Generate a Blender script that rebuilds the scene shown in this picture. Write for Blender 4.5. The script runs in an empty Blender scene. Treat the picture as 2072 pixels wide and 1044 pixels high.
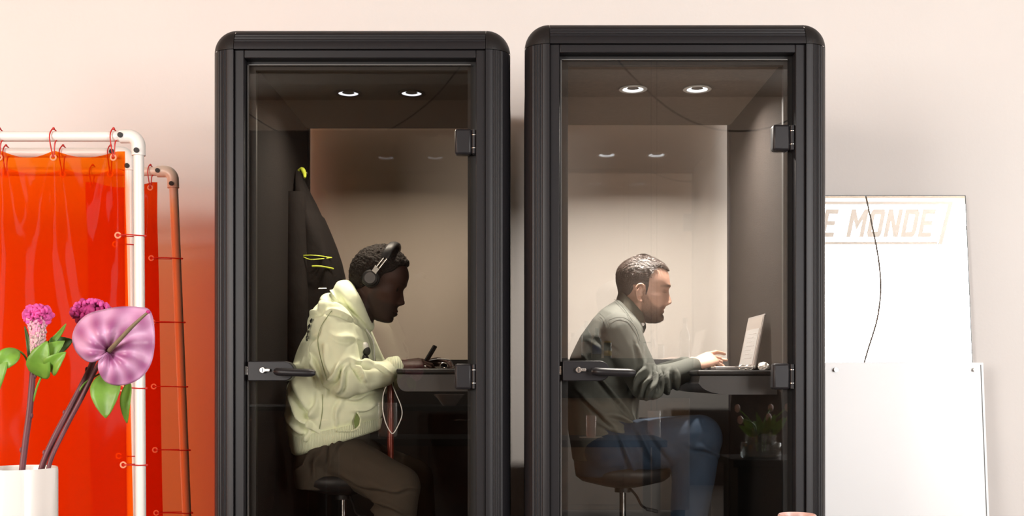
import bpy, bmesh, math, random
import numpy as np
from mathutils import Vector, Matrix
random.seed(7); np.random.seed(7)
R = math.radians
SC = bpy.context.scene
COL = SC.collection

# ------------------------------------------------------------------ camera
CX, HY, FPX, CAMY, CAMZ = 1046.0, 769.0, 2200.0, -3.6, 1.0
cam_d = bpy.data.cameras.new('camera'); cam = bpy.data.objects.new('camera', cam_d); COL.objects.link(cam)
cam_d.sensor_width = 36; cam_d.lens = FPX / 2072 * 36
cam_d.shift_x = (1036 - CX) / 2072; cam_d.shift_y = (HY - 522) / 2072
cam_d.clip_start = 0.05
cam.location = (0, CAMY, CAMZ); cam.rotation_euler = (R(90), 0, 0)
SC.camera = cam
SC.view_settings.view_transform = 'Standard'; SC.view_settings.look = 'None'
SC.view_settings.gamma = 1; SC.view_settings.use_curve_mapping = False
SC.view_settings.exposure = 0.0
SC.cycles.max_bounces = 12; SC.cycles.transparent_max_bounces = 24
SC.cycles.glossy_bounces = 6; SC.cycles.transmission_bounces = 8; SC.cycles.diffuse_bounces = 5
SC.cycles.caustics_reflective = False; SC.cycles.caustics_refractive = False
SC.cycles.sample_clamp_indirect = 6
# ------------------------------------------------------------------ world + daylight in the two shop windows
W = bpy.data.worlds.new('world'); SC.world = W; W.use_nodes = True
W.node_tree.nodes['Background'].inputs[0].default_value = (0.95, 0.97, 1, 1)
W.node_tree.nodes['Background'].inputs[1].default_value = 3.0
def area(name, loc, rot, sx, sy, power, col, shape='RECTANGLE', parent=None, spread=None):
    l = bpy.data.lights.new(name, 'AREA'); l.shape = shape; l.size = sx; l.size_y = sy
    l.energy = power; l.color = col
    if spread: l.spread = spread
    o = bpy.data.objects.new(name, l); o.location = loc; o.rotation_euler = rot; COL.objects.link(o)
    return o
FW = -6.8   # y of the shop-front wall behind the camera
WIN = [(-6.1, -2.9, 0.55, 3.3), (3.35, 6.3, 0.5, 3.55)]
area('window_daylight_left', (-4.5, FW - 0.02, 1.92), (R(90), 0, 0), 3.2, 2.75, 490, (1, .955, .90))
area('window_daylight_right', (4.82, FW - 0.02, 2.02), (R(90), 0, 0), 2.95, 3.05, 470, (1, .98, .975))

# ------------------------------------------------------------------ helpers
ORG = {}
def PX(px, py, D):
    return Vector(((px - CX) / FPX * D, D + CAMY, CAMZ + (HY - py) / FPX * D))
class G:
    def __init__(s): s.V = []; s.F = []
    def add(s, vs, fs):
        b = len(s.V); s.V += [tuple(v) for v in vs]; s.F += [tuple(b + i for i in f) for f in fs]; return s
    def box(s, x0, x1, y0, y1, z0, z1):
        v = [(x, y, z) for x in (x0, x1) for y in (y0, y1) for z in (z0, z1)]
        return s.add(v, [(0,1,3,2),(4,6,7,5),(0,4,5,1),(2,3,7,6),(0,2,6,4),(1,5,7,3)])
    def obox(s, c, ax, ay, az):
        c = Vector(c); v = [c + ax * i + ay * j + az * k for i in (-1,1) for j in (-1,1) for k in (-1,1)]
        return s.add(v, [(0,1,3,2),(4,6,7,5),(0,4,5,1),(2,3,7,6),(0,2,6,4),(1,5,7,3)])
    def rings(s, rs, caps=True, closed=False):
        n = len(rs[0]); vs = [p for r in rs for p in r]; fs = []
        m = len(rs)
        for i in range(m if closed else m - 1):
            for j in range(n):
                a = i * n + j; b = i * n + (j + 1) % n; k = (i + 1) % m
                fs.append((a, b, k * n + (j + 1) % n, k * n + j))
        if caps and not closed:
            fs.append(tuple(range(n))[::-1]); fs.append(tuple((m - 1) * n + j for j in range(n)))
        return s.add(vs, fs)
    def tube(s, pts, r, n=12, closed=False, flat=None):
        pts = [Vector(p) for p in pts]; m = len(pts)
        if not hasattr(r, '__len__'): r = [r] * m
        t0 = (pts[1] - pts[0]).normalized()
        up = Vector((0, 0, 1)) if abs(t0.z) < .9 else Vector((0, 1, 0))
        u = t0.cross(up).normalized(); rs = []
        for i in range(m):
            if closed: t = (pts[(i + 1) % m] - pts[i - 1]).normalized()
            else: t = (pts[min(i + 1, m - 1)] - pts[max(i - 1, 0)]).normalized()
            u = (u - t * u.dot(t)).normalized(); w = t.cross(u)
            fl = flat if flat else 1
            rs.append([pts[i] + (u * math.cos(a) + w * math.sin(a) * fl) * r[i] for a in [2 * math.pi * k / n for k in range(n)]])
        return s.rings(rs, True, closed)
    def cyl(s, p0, p1, r0, r1=None, n=24):
        return s.tube([p0, p1], [r0, r0 if r1 is None else r1], n)
    def cap(s, p0, r0, p1, r1, n=20, k=6):
        p0, p1 = Vector(p0), Vector(p1); d = p1 - p0; L = d.length; t = d.normalized()
        pts = []; rr = []
        for i in range(k):
            a = math.pi / 2 * (1 - i / k); pts.append(p0 - t * r0 * math.sin(a)); rr.append(max(r0 * math.cos(a), 1e-4))
        pts.append(p0); rr.append(r0)
        for q in (.25, .5, .75): pts.append(p0 + d * q); rr.append(r0 + (r1 - r0) * q)
        pts.append(p1); rr.append(r1)
        for i in range(1, k + 1):
            a = math.pi / 2 * i / k; pts.append(p1 + t * r1 * math.sin(a)); rr.append(max(r1 * math.cos(a), 1e-4))
        return s.tube(pts, rr, n)
    def ell(s, c, rx, ry, rz, rot=None, n=24, m=14):
        c = Vector(c); rs = []
        for i in range(m + 1):
            a = -math.pi / 2 + math.pi * i / m; q = max(math.cos(a), 1e-3)
            ring = []
            for j in range(n):
                b = 2 * math.pi * j / n; v = Vector((rx * q * math.cos(b), ry * q * math.sin(b), rz * math.sin(a)))
                if rot: v = rot @ v
                ring.append(c + v)
            rs.append(ring)
        return s.rings(rs)
    def lathe(s, prof, c=(0, 0, 0), n=40, caps=False):
        rs = [[(c[0] + r * math.cos(2*math.pi*j/n), c[1] + r * math.sin(2*math.pi*j/n), c[2] + z) for j in range(n)] for r, z in prof]
        return s.rings(rs, caps)
    def prism(s, poly, y0, y1):           # outline in x,z pushed along y
        n = len(poly); v = [(x, y0, z) for x, z in poly] + [(x, y1, z) for x, z in poly]
        f = [tuple(range(n)), tuple(range(2 * n - 1, n - 1, -1))] + [(i, n + i, n + (i + 1) % n, (i + 1) % n) for i in range(n)]
        return s.add(v, f)
    def slab(s, secs, n=36, e=2.3, y=0):  # sections (bx,bz,fx,fz,halfwidth[,yc]); ellipse between back and front point
        rs = []
        for q in secs:
            bx, bz, fx, fz, w = q[:5]; yc = q[5] if len(q) > 5 else y
            ring = []
            for j in range(n):
                a = 2 * math.pi * j / n; c, sn = math.cos(a), math.sin(a)
                c = math.copysign(abs(c) ** (2 / e), c); sn = math.copysign(abs(sn) ** (2 / e), sn)
                ring.append(((bx + fx) / 2 + (fx - bx) / 2 * c, yc + w * sn, (bz + fz) / 2 + (fz - bz) / 2 * c))
            rs.append(ring)
        return s.rings(rs)
    def xf(s, M):
        s.V = [tuple(M @ Vector(v)) for v in s.V]; return s
    def build(s, name, mat, parent=None, smooth=40, bevel=0, kind=None, seg=2):
        org = ORG.get(parent.name, Vector()) if parent else Vector()
        me = bpy.data.meshes.new(name)
        me.from_pydata([tuple(Vector(v) - org) for v in s.V], [], s.F); me.update()
        bm = bmesh.new(); bm.from_mesh(me); bmesh.ops.recalc_face_normals(bm, faces=bm.faces); bm.to_mesh(me); bm.free()
        o = bpy.data.objects.new(name, me); COL.objects.link(o)
        if mat: me.materials.append(mat)
        if parent: o.parent = parent; ORG[o.name] = org
        else: ORG[o.name] = Vector()
        if smooth:
            me.shade_smooth(); me.set_sharp_from_angle(angle=R(smooth))
        if bevel:
            m = o.modifiers.new('bevel', 'BEVEL'); m.width = bevel; m.segments = seg; m.limit_method = 'ANGLE'; m.angle_limit = R(40)
        if kind: o['kind'] = kind
        return o
def thing(name, label, cat, loc=(0, 0, 0), group=None):
    o = bpy.data.objects.new(name, None); COL.objects.link(o); o.location = loc; o.empty_display_size = .05
    ORG[o.name] = Vector(loc); o['label'] = label; o['category'] = cat
    if group: o['group'] = group
    return o
def tag(o, label, cat, group=None):
    # a thing of one mesh: move its origin to its base so it reads as standing there
    o['label'] = label; o['category'] = cat
    if group: o['group'] = group
    me = o.data; n = len(me.vertices); a = np.empty(n * 3); me.vertices.foreach_get('co', a); a = a.reshape(-1, 3)
    c = np.array([(a[:,0].min()+a[:,0].max())/2, (a[:,1].min()+a[:,1].max())/2, a[:,2].min()])
    a -= c; me.vertices.foreach_set('co', a.ravel()); me.update(); o.location = Vector(c); ORG[o.name] = Vector(c)
    return o
def smoothpath(pts, n=8):
    pts = [Vector(p) for p in pts]; out = []
    for i in range(len(pts) - 1):
        p0 = pts[max(i-1,0)]; p1 = pts[i]; p2 = pts[i+1]; p3 = pts[min(i+2,len(pts)-1)]
        for k in range(n):
            t = k / n
            out.append(.5*((2*p1)+(p2-p0)*t+(2*p0-5*p1+4*p2-p3)*t*t+(3*p1-p0-3*p2+p3)*t**3))
    out.append(pts[-1]); return out

# ------------------------------------------------------------------ materials
def mat(name, col, rough=.5, metal=0, bump=None, spec=.5, var=None, coat=0, sheen=0, sss=0, emit=None, attr=None, wave=None):
    m = bpy.data.materials.new(name); m.use_nodes = True; N = m.node_tree.nodes; L = m.node_tree.links
    b = N['Principled BSDF']; b.inputs['Base Color'].default_value = (*col, 1); b.inputs['Roughness'].default_value = rough
    b.inputs['Metallic'].default_value = metal; b.inputs['Specular IOR Level'].default_value = spec
    b.inputs['Coat Weight'].default_value = coat; b.inputs['Sheen Weight'].default_value = sheen
    if sss:
        b.inputs['Subsurface Weight'].default_value = sss; b.inputs['Subsurface Radius'].default_value = (.02,.008,.004); b.inputs['Subsurface Scale'].default_value=.3
    if emit: b.inputs['Emission Color'].default_value = (*emit[0], 1); b.inputs['Emission Strength'].default_value = emit[1]
    tc = N.new('ShaderNodeTexCoord')
    src = None
    if var:            # (scale, amount) tonal variation of the thing's own colour
        n = N.new('ShaderNodeTexNoise'); n.inputs['Scale'].default_value = var[0]; n.inputs['Detail'].default_value = 6
        L.new(tc.outputs['Object'], n.inputs['Vector'])
        r = N.new('ShaderNodeMapRange'); r.inputs[1].default_value=.3; r.inputs[2].default_value=.7
        r.inputs[3].default_value = 1 - var[1]; r.inputs[4].default_value = 1 + var[1]; L.new(n.outputs['Fac'], r.inputs[0])
        x = N.new('ShaderNodeMix'); x.data_type='RGBA'; x.blend_type='MULTIPLY'; x.inputs[0].default_value = 1
        x.inputs[6].default_value = (*col, 1); L.new(r.outputs[0], x.inputs[7]); L.new(x.outputs[2], b.inputs['Base Color']); src = x
    if attr:           # vertex mask mixes in a second own colour: (attribute, colour)
        a = N.new('ShaderNodeAttribute'); a.attribute_name = attr[0]
        x = N.new('ShaderNodeMix'); x.data_type='RGBA'; x.inputs[7].default_value = (*attr[1], 1)
        if src: L.new(src.outputs[2], x.inputs[6])
        else: x.inputs[6].default_value = (*col, 1)
        L.new(a.outputs['Fac'], x.inputs[0]); L.new(x.outputs[2], b.inputs['Base Color'])
    if bump:           # (scale, strength, distance)
        n = N.new('ShaderNodeTexNoise'); n.inputs['Scale'].default_value = bump[0]; n.inputs['Detail'].default_value = 4
        L.new(tc.outputs['Object'], n.inputs['Vector'])
        u = N.new('ShaderNodeBump'); u.inputs['Strength'].default_value = bump[1]; u.inputs['Distance'].default_value = bump[2]
        L.new(n.outputs['Fac'], u.inputs['Height']); L.new(u.outputs[0], b.inputs['Normal'])
    if wave:           # (scale, axis, strength, distance)
        n = N.new('ShaderNodeTexWave'); n.inputs['Scale'].default_value = wave[0]; n.bands_direction = wave[1]
        L.new(tc.outputs['Object'], n.inputs['Vector'])
        u = N.new('ShaderNodeBump'); u.inputs['Strength'].default_value = wave[2]; u.inputs['Distance'].default_value = wave[3]
        L.new(n.outputs['Fac'], u.inputs['Height']); L.new(u.outputs[0], b.inputs['Normal'])
    return m
def glass(name, tint, r0, wob=0):
    m = bpy.data.materials.new(name); m.use_nodes = True; N = m.node_tree.nodes; L = m.node_tree.links
    N.remove(N['Principled BSDF']); out = N['Material Output']
    t = N.new('ShaderNodeBsdfTransparent'); t.inputs[0].default_value = (*tint, 1)
    g = N.new('ShaderNodeBsdfGlossy'); g.inputs['Roughness'].default_value = 0.0; g.inputs['Color'].default_value = (1, 1, 1, 1)
    lw = N.new('ShaderNodeLayerWeight'); lw.inputs[0].default_value = .5
    p = N.new('ShaderNodeMath'); p.operation = 'POWER'; p.inputs[1].default_value = 5; L.new(lw.outputs['Facing'], p.inputs[0])
    r = N.new('ShaderNodeMapRange'); r.inputs[3].default_value = r0; r.inputs[4].default_value = 1; L.new(p.outputs[0], r.inputs[0])
    x = N.new('ShaderNodeMixShader'); L.new(r.outputs[0], x.inputs[0]); L.new(t.outputs[0], x.inputs[1]); L.new(g.outputs[0], x.inputs[2])
    if wob:
        tc = N.new('ShaderNodeTexCoord'); n = N.new('ShaderNodeTexNoise'); n.inputs['Scale'].default_value = 3; L.new(tc.outputs['Object'], n.inputs['Vector'])
        u = N.new('ShaderNodeBump'); u.inputs['Strength'].default_value = wob; u.inputs['Distance'].default_value = .02; L.new(n.outputs['Fac'], u.inputs['Height']); L.new(u.outputs[0], g.inputs['Normal'])
    L.new(x.outputs[0], out.inputs[0]); return m
def vinyl(name, tint, diff, fd, fg):
    m = bpy.data.materials.new(name); m.use_nodes = True; N = m.node_tree.nodes; L = m.node_tree.links
    N.remove(N['Principled BSDF']); out = N['Material Output']
    t = N.new('ShaderNodeBsdfTransparent'); t.inputs[0].default_value = (*tint, 1)
    d = N.new('ShaderNodeBsdfTranslucent'); d.inputs[0].default_value = (*diff, 1)
    d2 = N.new('ShaderNodeBsdfDiffuse'); d2.inputs[0].default_value = (*diff, 1)
    dm = N.new('ShaderNodeMixShader'); dm.inputs[0].default_value = .5; L.new(d.outputs[0], dm.inputs[1]); L.new(d2.outputs[0], dm.inputs[2])
    a = N.new('ShaderNodeMixShader'); a.inputs[0].default_value = fd; L.new(t.outputs[0], a.inputs[1]); L.new(dm.outputs[0], a.inputs[2])
    g = N.new('ShaderNodeBsdfGlossy'); g.inputs['Roughness'].default_value = .1
    lw = N.new('ShaderNodeLayerWeight'); p = N.new('ShaderNodeMath'); p.operation = 'POWER'; p.inputs[1].default_value = 4; L.new(lw.outputs['Facing'], p.inputs[0])
    r = N.new('ShaderNodeMapRange'); r.inputs[3].default_value = fg; r.inputs[4].default_value = .22; L.new(p.outputs[0], r.inputs[0])
    x = N.new('ShaderNodeMixShader'); L.new(r.outputs[0], x.inputs[0]); L.new(a.outputs[0], x.inputs[1]); L.new(g.outputs[0], x.inputs[2])
    tc = N.new('ShaderNodeTexCoord'); mp = N.new('ShaderNodeMapping'); mp.inputs['Scale'].default_value = (5, 5, 1.1); L.new(tc.outputs['Object'], mp.inputs[0])
    n = N.new('ShaderNodeTexNoise'); n.inputs['Scale'].default_value = 1.6; n.inputs['Detail'].default_value = 2; n.inputs['Distortion'].default_value = .6; L.new(mp.outputs[0], n.inputs['Vector'])
    u = N.new('ShaderNodeBump'); u.inputs['Strength'].default_value = .35; u.inputs['Distance'].default_value = .03; L.new(n.outputs['Fac'], u.inputs['Height']); L.new(u.outputs[0], g.inputs['Normal'])
    L.new(x.outputs[0], out.inputs[0]); return m

M = {}
M['wall'] = mat('painted_wall', (.775,.735,.705), .7, bump=(60,.12,.004), var=(1.3,.02), spec=.25)
M['wall_room'] = mat('plaster_room', (.80,.73,.66), .8, var=(2,.05))
M['wall_brown'] = mat('dark_brown_paint', (.07,.05,.04), .7, var=(2,.1))
M['ceil'] = mat('ceiling_paint', (.42,.37,.32), .85, var=(.8,.12))
M['floor'] = mat('concrete_floor', (.17,.15,.135), .5, var=(3,.12), bump=(30,.1,.002))
M['frame'] = mat('charcoal_powder_coat', (.013,.0118,.0135), .42, bump=(900,.12,.0004), spec=.32)
M['rib'] = mat('charcoal_plastic', (.013,.0115,.0115), .45, bump=(420,.45,.0014), spec=.3)
M['black'] = mat('black_gap', (.008,.007,.007), .6)
M['gasket'] = mat('pale_door_gasket', (.16,.155,.15), .4)
M['felt'] = mat('grey_felt', (.013,.011,.0105), .95, spec=.1, bump=(260,.5,.002), var=(140,.3))
M['felt_warm'] = mat('grey_felt_lit', (.022,.018,.016), .95, spec=.1, bump=(260,.5,.002), var=(140,.14))  # same felt as the left booth, lighter to imitate stronger lamplight
M['ceil_felt'] = mat('booth_ceiling_felt', (.035,.027,.022), .95, bump=(260,.4,.002), var=(60,.15))
M['ceil_felt_lit'] = mat('booth_ceiling_felt_lit', (.22,.18,.155), .95, bump=(260,.4,.002), var=(60,.1))  # same ceiling felt, paler to imitate the right booth's brighter lamps
M['carpet'] = mat('booth_carpet', (.03,.028,.028), .95, bump=(300,.6,.003))
M['glass_l'] = glass('smoked_glass', (.88,.865,.84), .034)
M['glass_r'] = glass('clear_door_glass', (.93,.925,.91), .066)
M['glass_b'] = glass('back_window_glass', (.985,.98,.97), .085)
M['glass_k'] = glass('darkened_back_glass', (.95,.925,.90), .045)  # tint added to dim the wall seen behind the left booth
M['steel'] = mat('nickel', (.75,.72,.68), .25, 1)
M['chrome'] = mat('chrome', (.8,.8,.8), .12, 1)
M['copper'] = mat('copper_enamel', (.22,.035,.022), .25, .3, coat=.6)
M['pvc'] = mat('white_pipe_plastic', (.88,.84,.79), .32, spec=.5)
M['pvc_b'] = mat('warm_lit_pipe_plastic', (.78,.66,.55), .35)  # white pipe colour warmed to imitate the orange light by the wall
M['vinyl'] = vinyl('orange_red_vinyl', (.98,.26,.008), (.97,.06,.003), .30, .0015)
M['vinyl1'] = vinyl('orange_vinyl', (.99,.52,.10), (.98,.22,.02), .2, .0015)
M['vinyl2'] = vinyl('deep_red_vinyl', (.86,.07,.006), (.86,.04,.003), .28, .0015)
M['tie'] = mat('red_tie', (.55,.02,.015), .4)
M['eyelet'] = mat('eyelet_plastic', (.95,.35,.2), .3)
M['skin_a'] = mat('brown_skin', (.045,.020,.014), .55, sss=.05, attr=('tone', (.018,.011,.009)), bump=(220,.12,.001), spec=.25)
M['skin_b'] = mat('fair_skin', (.50,.295,.22), .5, sss=.12, attr=('tone', (.10,.06,.042)), bump=(260,.15,.001), spec=.35)
M['hair_a'] = mat('black_curly_hair', (.014,.010,.008), .8, bump=(130,1,.01), spec=.2)
M['hair_b'] = mat('dark_brown_hair', (.05,.034,.027), .42, bump=(190,.6,.004), spec=.5)
M['hoodie'] = mat('pale_green_fleece', (.84,.89,.66), .9, bump=(350,.25,.0015), var=(4,.03))
M['hoodie_rib'] = mat('pale_green_ribbing', (.79,.85,.61), .9, wave=(55,'X',.6,.003))
M['shirt'] = mat('dark_green_shirt', (.085,.088,.074), .85, bump=(500,.2,.001))
M['seam'] = mat('shirt_seam', (.035,.04,.033), .9)
M['jean'] = mat('blue_denim', (.007,.022,.046), .85, bump=(500,.3,.001), var=(12,.2))
M['khaki'] = mat('olive_chinos', (.04,.03,.02), .9, bump=(400,.2,.001))
M['jacket'] = mat('black_jacket_cloth', (.007,.005,.0045), .9, bump=(12,.4,.02), spec=.2)
M['lime'] = mat('lime_zip', (.55,.62,.05), .5)
M['shoe'] = mat('dark_shoe', (.02,.02,.02), .5)
M['sole'] = mat('rubber_sole', (.5,.5,.48), .6)
M['white'] = mat('white_plastic', (.85,.84,.82), .35)
M['print'] = mat('black_print', (.02,.022,.02), .7)
M['blackpl'] = mat('black_plastic', (.010,.009,.009), .5, spec=.3)
M['lens'] = mat('lamp_lens', (.9,.9,.9), .4, emit=((.85,.92,1), 5.0))
M['lens_dim'] = mat('lamp_lens_dim', (.5,.5,.5), .4, emit=((.8,.85,1), 1.6))
M['mirror'] = mat('mirror_silver', (.93,.94,.93), .0, 1)
M['edge'] = mat('mirror_edge', (.12,.14,.14), .3)
M['board'] = mat('white_board', (.97,.97,.97), .35)
M['ceramic'] = mat('white_glaze', (.9,.85,.8), .18, coat=.5)
M['pinkcer'] = mat('pink_glaze', (.75,.5,.45), .3)
M['table'] = mat('oak_table', (.45,.33,.22), .45, var=(9,.15))
M['darkwood'] = mat('dark_stained_wood', (.035,.025,.02), .5, var=(9,.15))
M['tabtop'] = mat('grey_laminate', (.055,.052,.052), .4)
M['stem'] = mat('plum_stem', (.14,.04,.05), .5, var=(30,.3))
M['leaf'] = mat('leaf_green', (.16,.33,.04), .45, var=(30,.25), sss=.1)
M['leafdk'] = mat('leaf_deep', (.07,.15,.03), .5, var=(30,.25))
M['olive'] = mat('spadix_olive', (.22,.16,.09), .6, bump=(900,.5,.001))
M['celosia'] = mat('magenta_crest', (.75,.09,.36), .8, var=(90,.35), sss=.2)
M['celosiadk'] = mat('deep_magenta_crest', (.42,.03,.17), .8, var=(90,.35))
M['celwhite'] = mat('pale_celosia_base', (.72,.5,.48), .9, bump=(260,1,.004), var=(200,.35))
M['wood'] = mat('walnut_front', (.11,.06,.035), .5, var=(6,.2))
M['bottle'] = mat('dark_glass_bottle', (.015,.02,.012), .12, coat=.5)
M['bottlecl'] = mat('pale_bottle', (.75,.75,.72), .2)
M['yellow'] = mat('yellow_label', (.75,.5,.02), .5)
M['blue'] = mat('blue_label', (.12,.2,.5), .5)
M['screen'] = mat('lit_screen', (.25,.24,.23), .3, emit=((1,.93,.9), .09))
M['aluminium'] = mat('silver_laptop', (.28,.26,.25), .4, .5)
M['paper'] = mat('crumpled_tissue', (.9,.87,.83), .8)
M['clear'] = glass('vase_glass', (.8,.84,.85), .08)
M['signgrey'] = mat('sign_grey', (.72,.72,.73), .8)
M['labgrey'] = mat('grey_label', (.5,.49,.48), .7)
M['amber'] = mat('amber_beam', (.9,.75,.6), .5, emit=((1,.93,.86), .85))
M['iris'] = mat('eyeball', (.03,.02,.015), .1)

# spathe: pink with darker veins of its own, radiating from the point where the stem joins
def spathe_mat():
    m = mat('mauve_spathe', (.36,.10,.25), .45, coat=.08, sss=.1, attr=('vein', (.70,.37,.58)))
    return m
M['spathe'] = spathe_mat()

# ------------------------------------------------------------------ the room
XW, YB, H = 6.5, 1.2, 3.7
G().box(-XW-.1, XW+.1, FW-.2, YB+.2, -.1, 0).build('floor', M['floor'], kind='structure')
G().box(-XW-.1, XW+.1, FW-.2, YB+.2, H, H+.1).build('ceiling', M['ceil'], kind='structure')
G().box(-XW-.1, XW+.1, YB, YB+.12, 0, H).build('wall_back', M['wall'], kind='structure')
G().box(-XW-.12, -XW, FW-.2, YB, 0, H).build('wall_left', mat('warm_bounce_paint', (.85,.38,.12), .8, var=(2,.05)), kind='structure')  # orange added to this unseen wall to bounce warm light on the back wall
G().box(XW, XW+.12, FW-.2, YB, 0, H).build('wall_right', M['wall_room'], kind='structure')
a, b = WIN
g = G(); y0, y1 = FW-.2, FW
g.box(-XW, a[0], y0, y1, 0, H).box(a[0], a[1], y0, y1, 0, a[2]).box(a[0], a[1], y0, y1, a[3], H)
g.box(a[1], b[0], y0, y1, 0, H).box(b[0], b[1], y0, y1, 0, b[2]).box(b[0], b[1], y0, y1, b[3], H).box(b[1], XW, y0, y1, 0, H)
g.build('wall_front', M['wall_room'], kind='structure')
G().box(-2.75, -.02, FW+.001, FW+.03, 0, H-.3).build('trim_1', M['wall_brown'], kind='structure')
G().box(-.02, 3.3, FW+.001, FW+.03, 0, 1.12).build('trim_3', M['wall_brown'], kind='structure')
G().box(-XW, XW, -5.2, -4.9, H-.28, H).build('trim_2', M['ceil'], kind='structure')
G().box(-XW, XW, YB-.015, YB, 0, .08).build('baseboard_back', M['wall'], kind='structure')
for k, w in enumerate(WIN):
    g = G()
    for x in ((w[0], (w[0]+w[1])/2, w[1]) if k == 0 else (w[0], w[1])): g.box(x-.035, x+.035, FW-.01, FW+.05, w[2], w[3])
    g.box(w[0], w[1], FW-.01, FW+.05, w[2]-.03, w[2]+.05).box(w[0], w[1], FW-.01, FW+.05, w[3]-.04, w[3]+.03)
    if k: g.box(w[0], w[1], FW-.01, FW+.04, 3.2, 3.25)
    g.build('window_%d' % (k+1), M['pvc'], kind='structure')

# ------------------------------------------------------------------ phone booths
ZT = 2.178
def corner_profile(r=.081, inner=.055):
    pts = []
    n = 60
    for i in range(n + 1):
        t = math.pi / 2 * i / n; rr = r
        d = math.degrees(t)
        if 47 < d < 73: rr -= .0026 * (0.5 - 0.5 * math.cos((d - 47) / 26 * 2 * math.pi * 7))
        pts.append((r - rr * math.cos(t), r - rr * math.sin(t)))
    return pts            # (across, into depth) from the side face to the front face
def make_booth(name, cx, yf, label, lamp_w, door_mat, back_mat, panel_mat, felt, cfelt, lens, lamp_col, ajar):
    T = thing(name, label, 'phone booth', (cx, yf, 0), group='phone booths')
    hw, r, zt, dep = .499, .081, ZT, 1.02
    prof = corner_profile()
    def sec(fn, z0, z1):
        g = G(); rs = []
        for z in (z0, z1): rs.append([fn(a, d, z) for a, d in prof + [(r, .055), (.03, .055), (0, .081)]])
        return g.rings(rs)
    for s in (-1, 1):
        sec(lambda a_, d, z: (cx + s * (hw - a_), yf + d, z), 0.03, zt - r - .0016).build('corner_post', M['frame'], T, 25)
    g = G(); rs = []
    for x in (cx - hw + r + .0016, cx + hw - r - .0016):
        rs.append([(x, yf + d, zt - a_) for a_, d in prof + [(r, .055), (.03, .055), (0, .081)]])
    g.rings(rs).build('top_rail', M['frame'], T, 25)
    for s in (-1, 1):
        g = G(); C = Vector((cx + s * (hw - r), yf + r, zt - r)); n = 16; rs = []
        for i in range(n + 1):
            t = math.pi / 2 * i / n
            rs.append([C + Vector((s * r * math.cos(t) * math.cos(u), -r * math.cos(t) * math.sin(u), r * math.sin(t))) for u in [math.pi/2*j/n for j in range(n+1)]])
        vs = [p for q in rs for p in q] ; fs = []
        for i in range(n):
            for j in range(n):
                fs.append((i*(n+1)+j, i*(n+1)+j+1, (i+1)*(n+1)+j+1, (i+1)*(n+1)+j))
        g.add(vs, fs)
        o = g.build('corner_cap', M['rib'], T, 60)
    # shell: side panels, roof, back frame
    for s, w in ((-1, .127), (1, .127)):
        x0, x1 = sorted((cx + s * (hw - .004), cx + s * (hw - .10)))
        G().box(x0, x1, yf + r, yf + dep, .03, zt - .085).build('side_panel', M['frame'], T, bevel=.004)
        x0, x1 = sorted((cx + s * (hw - .10), cx + s * .3635))
        G().box(x0, x1, yf + .075, yf + dep - .03, .12, 2.10).build('felt_lining', felt, T)
    ro = r - .004; X0, X1, Z0, Z1 = cx - hw + .004, cx + hw - .004, zt - .0865, zt - .004
    poly = [(X1, Z0)] + [(X1 - ro + ro * math.cos(t), Z1 - ro + ro * math.sin(t)) for t in [math.pi/2*i/14 for i in range(15)]] + [(X0 + ro - ro * math.sin(t), Z1 - ro + ro * math.cos(t)) for t in [math.pi/2*i/14 for i in range(15)]] + [(X0, Z0)]
    G().prism(poly, yf + r, yf + dep).build('roof', M['frame'], T, 30)
    G().box(cx - .3635, cx + .3635, yf + .075, yf + dep - .03, 2.062, 2.092).build('ceiling_panel', cfelt, T)
    G().box(cx - hw + .01, cx + hw - .01, yf + .03, yf + dep - .01, .0, .11).build('booth_floor', M['carpet'], T)
    g = G(); yb = yf + .985
    g.box(cx - .40, cx - .3555, yb, yb + .03, .11, 2.09).box(cx + .3555, cx + .40, yb, yb + .03, .11, 2.09)
    g.box(cx - .3555, cx + .3555, yb, yb + .03, .11, .2).build('back_frame', M['frame'], T)
    G().box(cx - .3555, cx + .3555, yb - .004, yb + .006, .2, 1.086).build('back_panel', panel_mat, T)
    G().box(cx - .3555, cx + .3555, yb + .008, yb + .020, .2, 2.075).build('back_pane', back_mat, T)
    # fixed front frame, flat face then a dark step
    xi, zi = .418, zt - .081
    g = G()
    for s in (-1, 1):
        x0, x1 = sorted((cx + s * xi, cx + s * (xi - .033))); g.box(x0, x1, yf + .012, yf + .056, .11, zi)
    xj = xi - .033; g.box(cx - xj, cx + xj, yf + .012, yf + .056, zi - .027, zi).box(cx - xj, cx + xj, yf + .012, yf + .056, .11, .15)
    g.build('door_frame', M['frame'], T, bevel=.003)
    g = G(); 
    for s in (-1, 1):
        x0, x1 = sorted((cx + s * (xi - .033), cx + s * (xi - .062))); g.box(x0, x1, yf + .055, yf + .075, .15, zi - .056)
    g.box(cx - xi + .033, cx + xi - .033, yf + .055, yf + .075, zi - .056, zi - .027).build('door_rebate', M['black'], T)
    # door
    xl, xr, zb, zd = cx - .3770, cx + .3665, .16, zi - .043
    yd = yf + .040
    def rot(g):
        if ajar:
            Mx = Matrix.Translation((xr, yd, 0)) @ Matrix.Rotation(R(ajar), 4, 'Z') @ Matrix.Translation((-xr, -yd, 0)); g.xf(Mx)
        return g
    D = rot(G().box(xl, xr, yd, yd + .01, zb, zd)).build('door', door_mat, T, 0)
    rot(G().box(xl - .004, xl, yd + .001, yd + .009, zb, zd)).build('glass_edge', M['gasket'], D)
    rot(G().box(xl, xr, yd + .001, yd + .009, zd, zd + .003)).build('glass_edge', M['gasket'], D)
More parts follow.
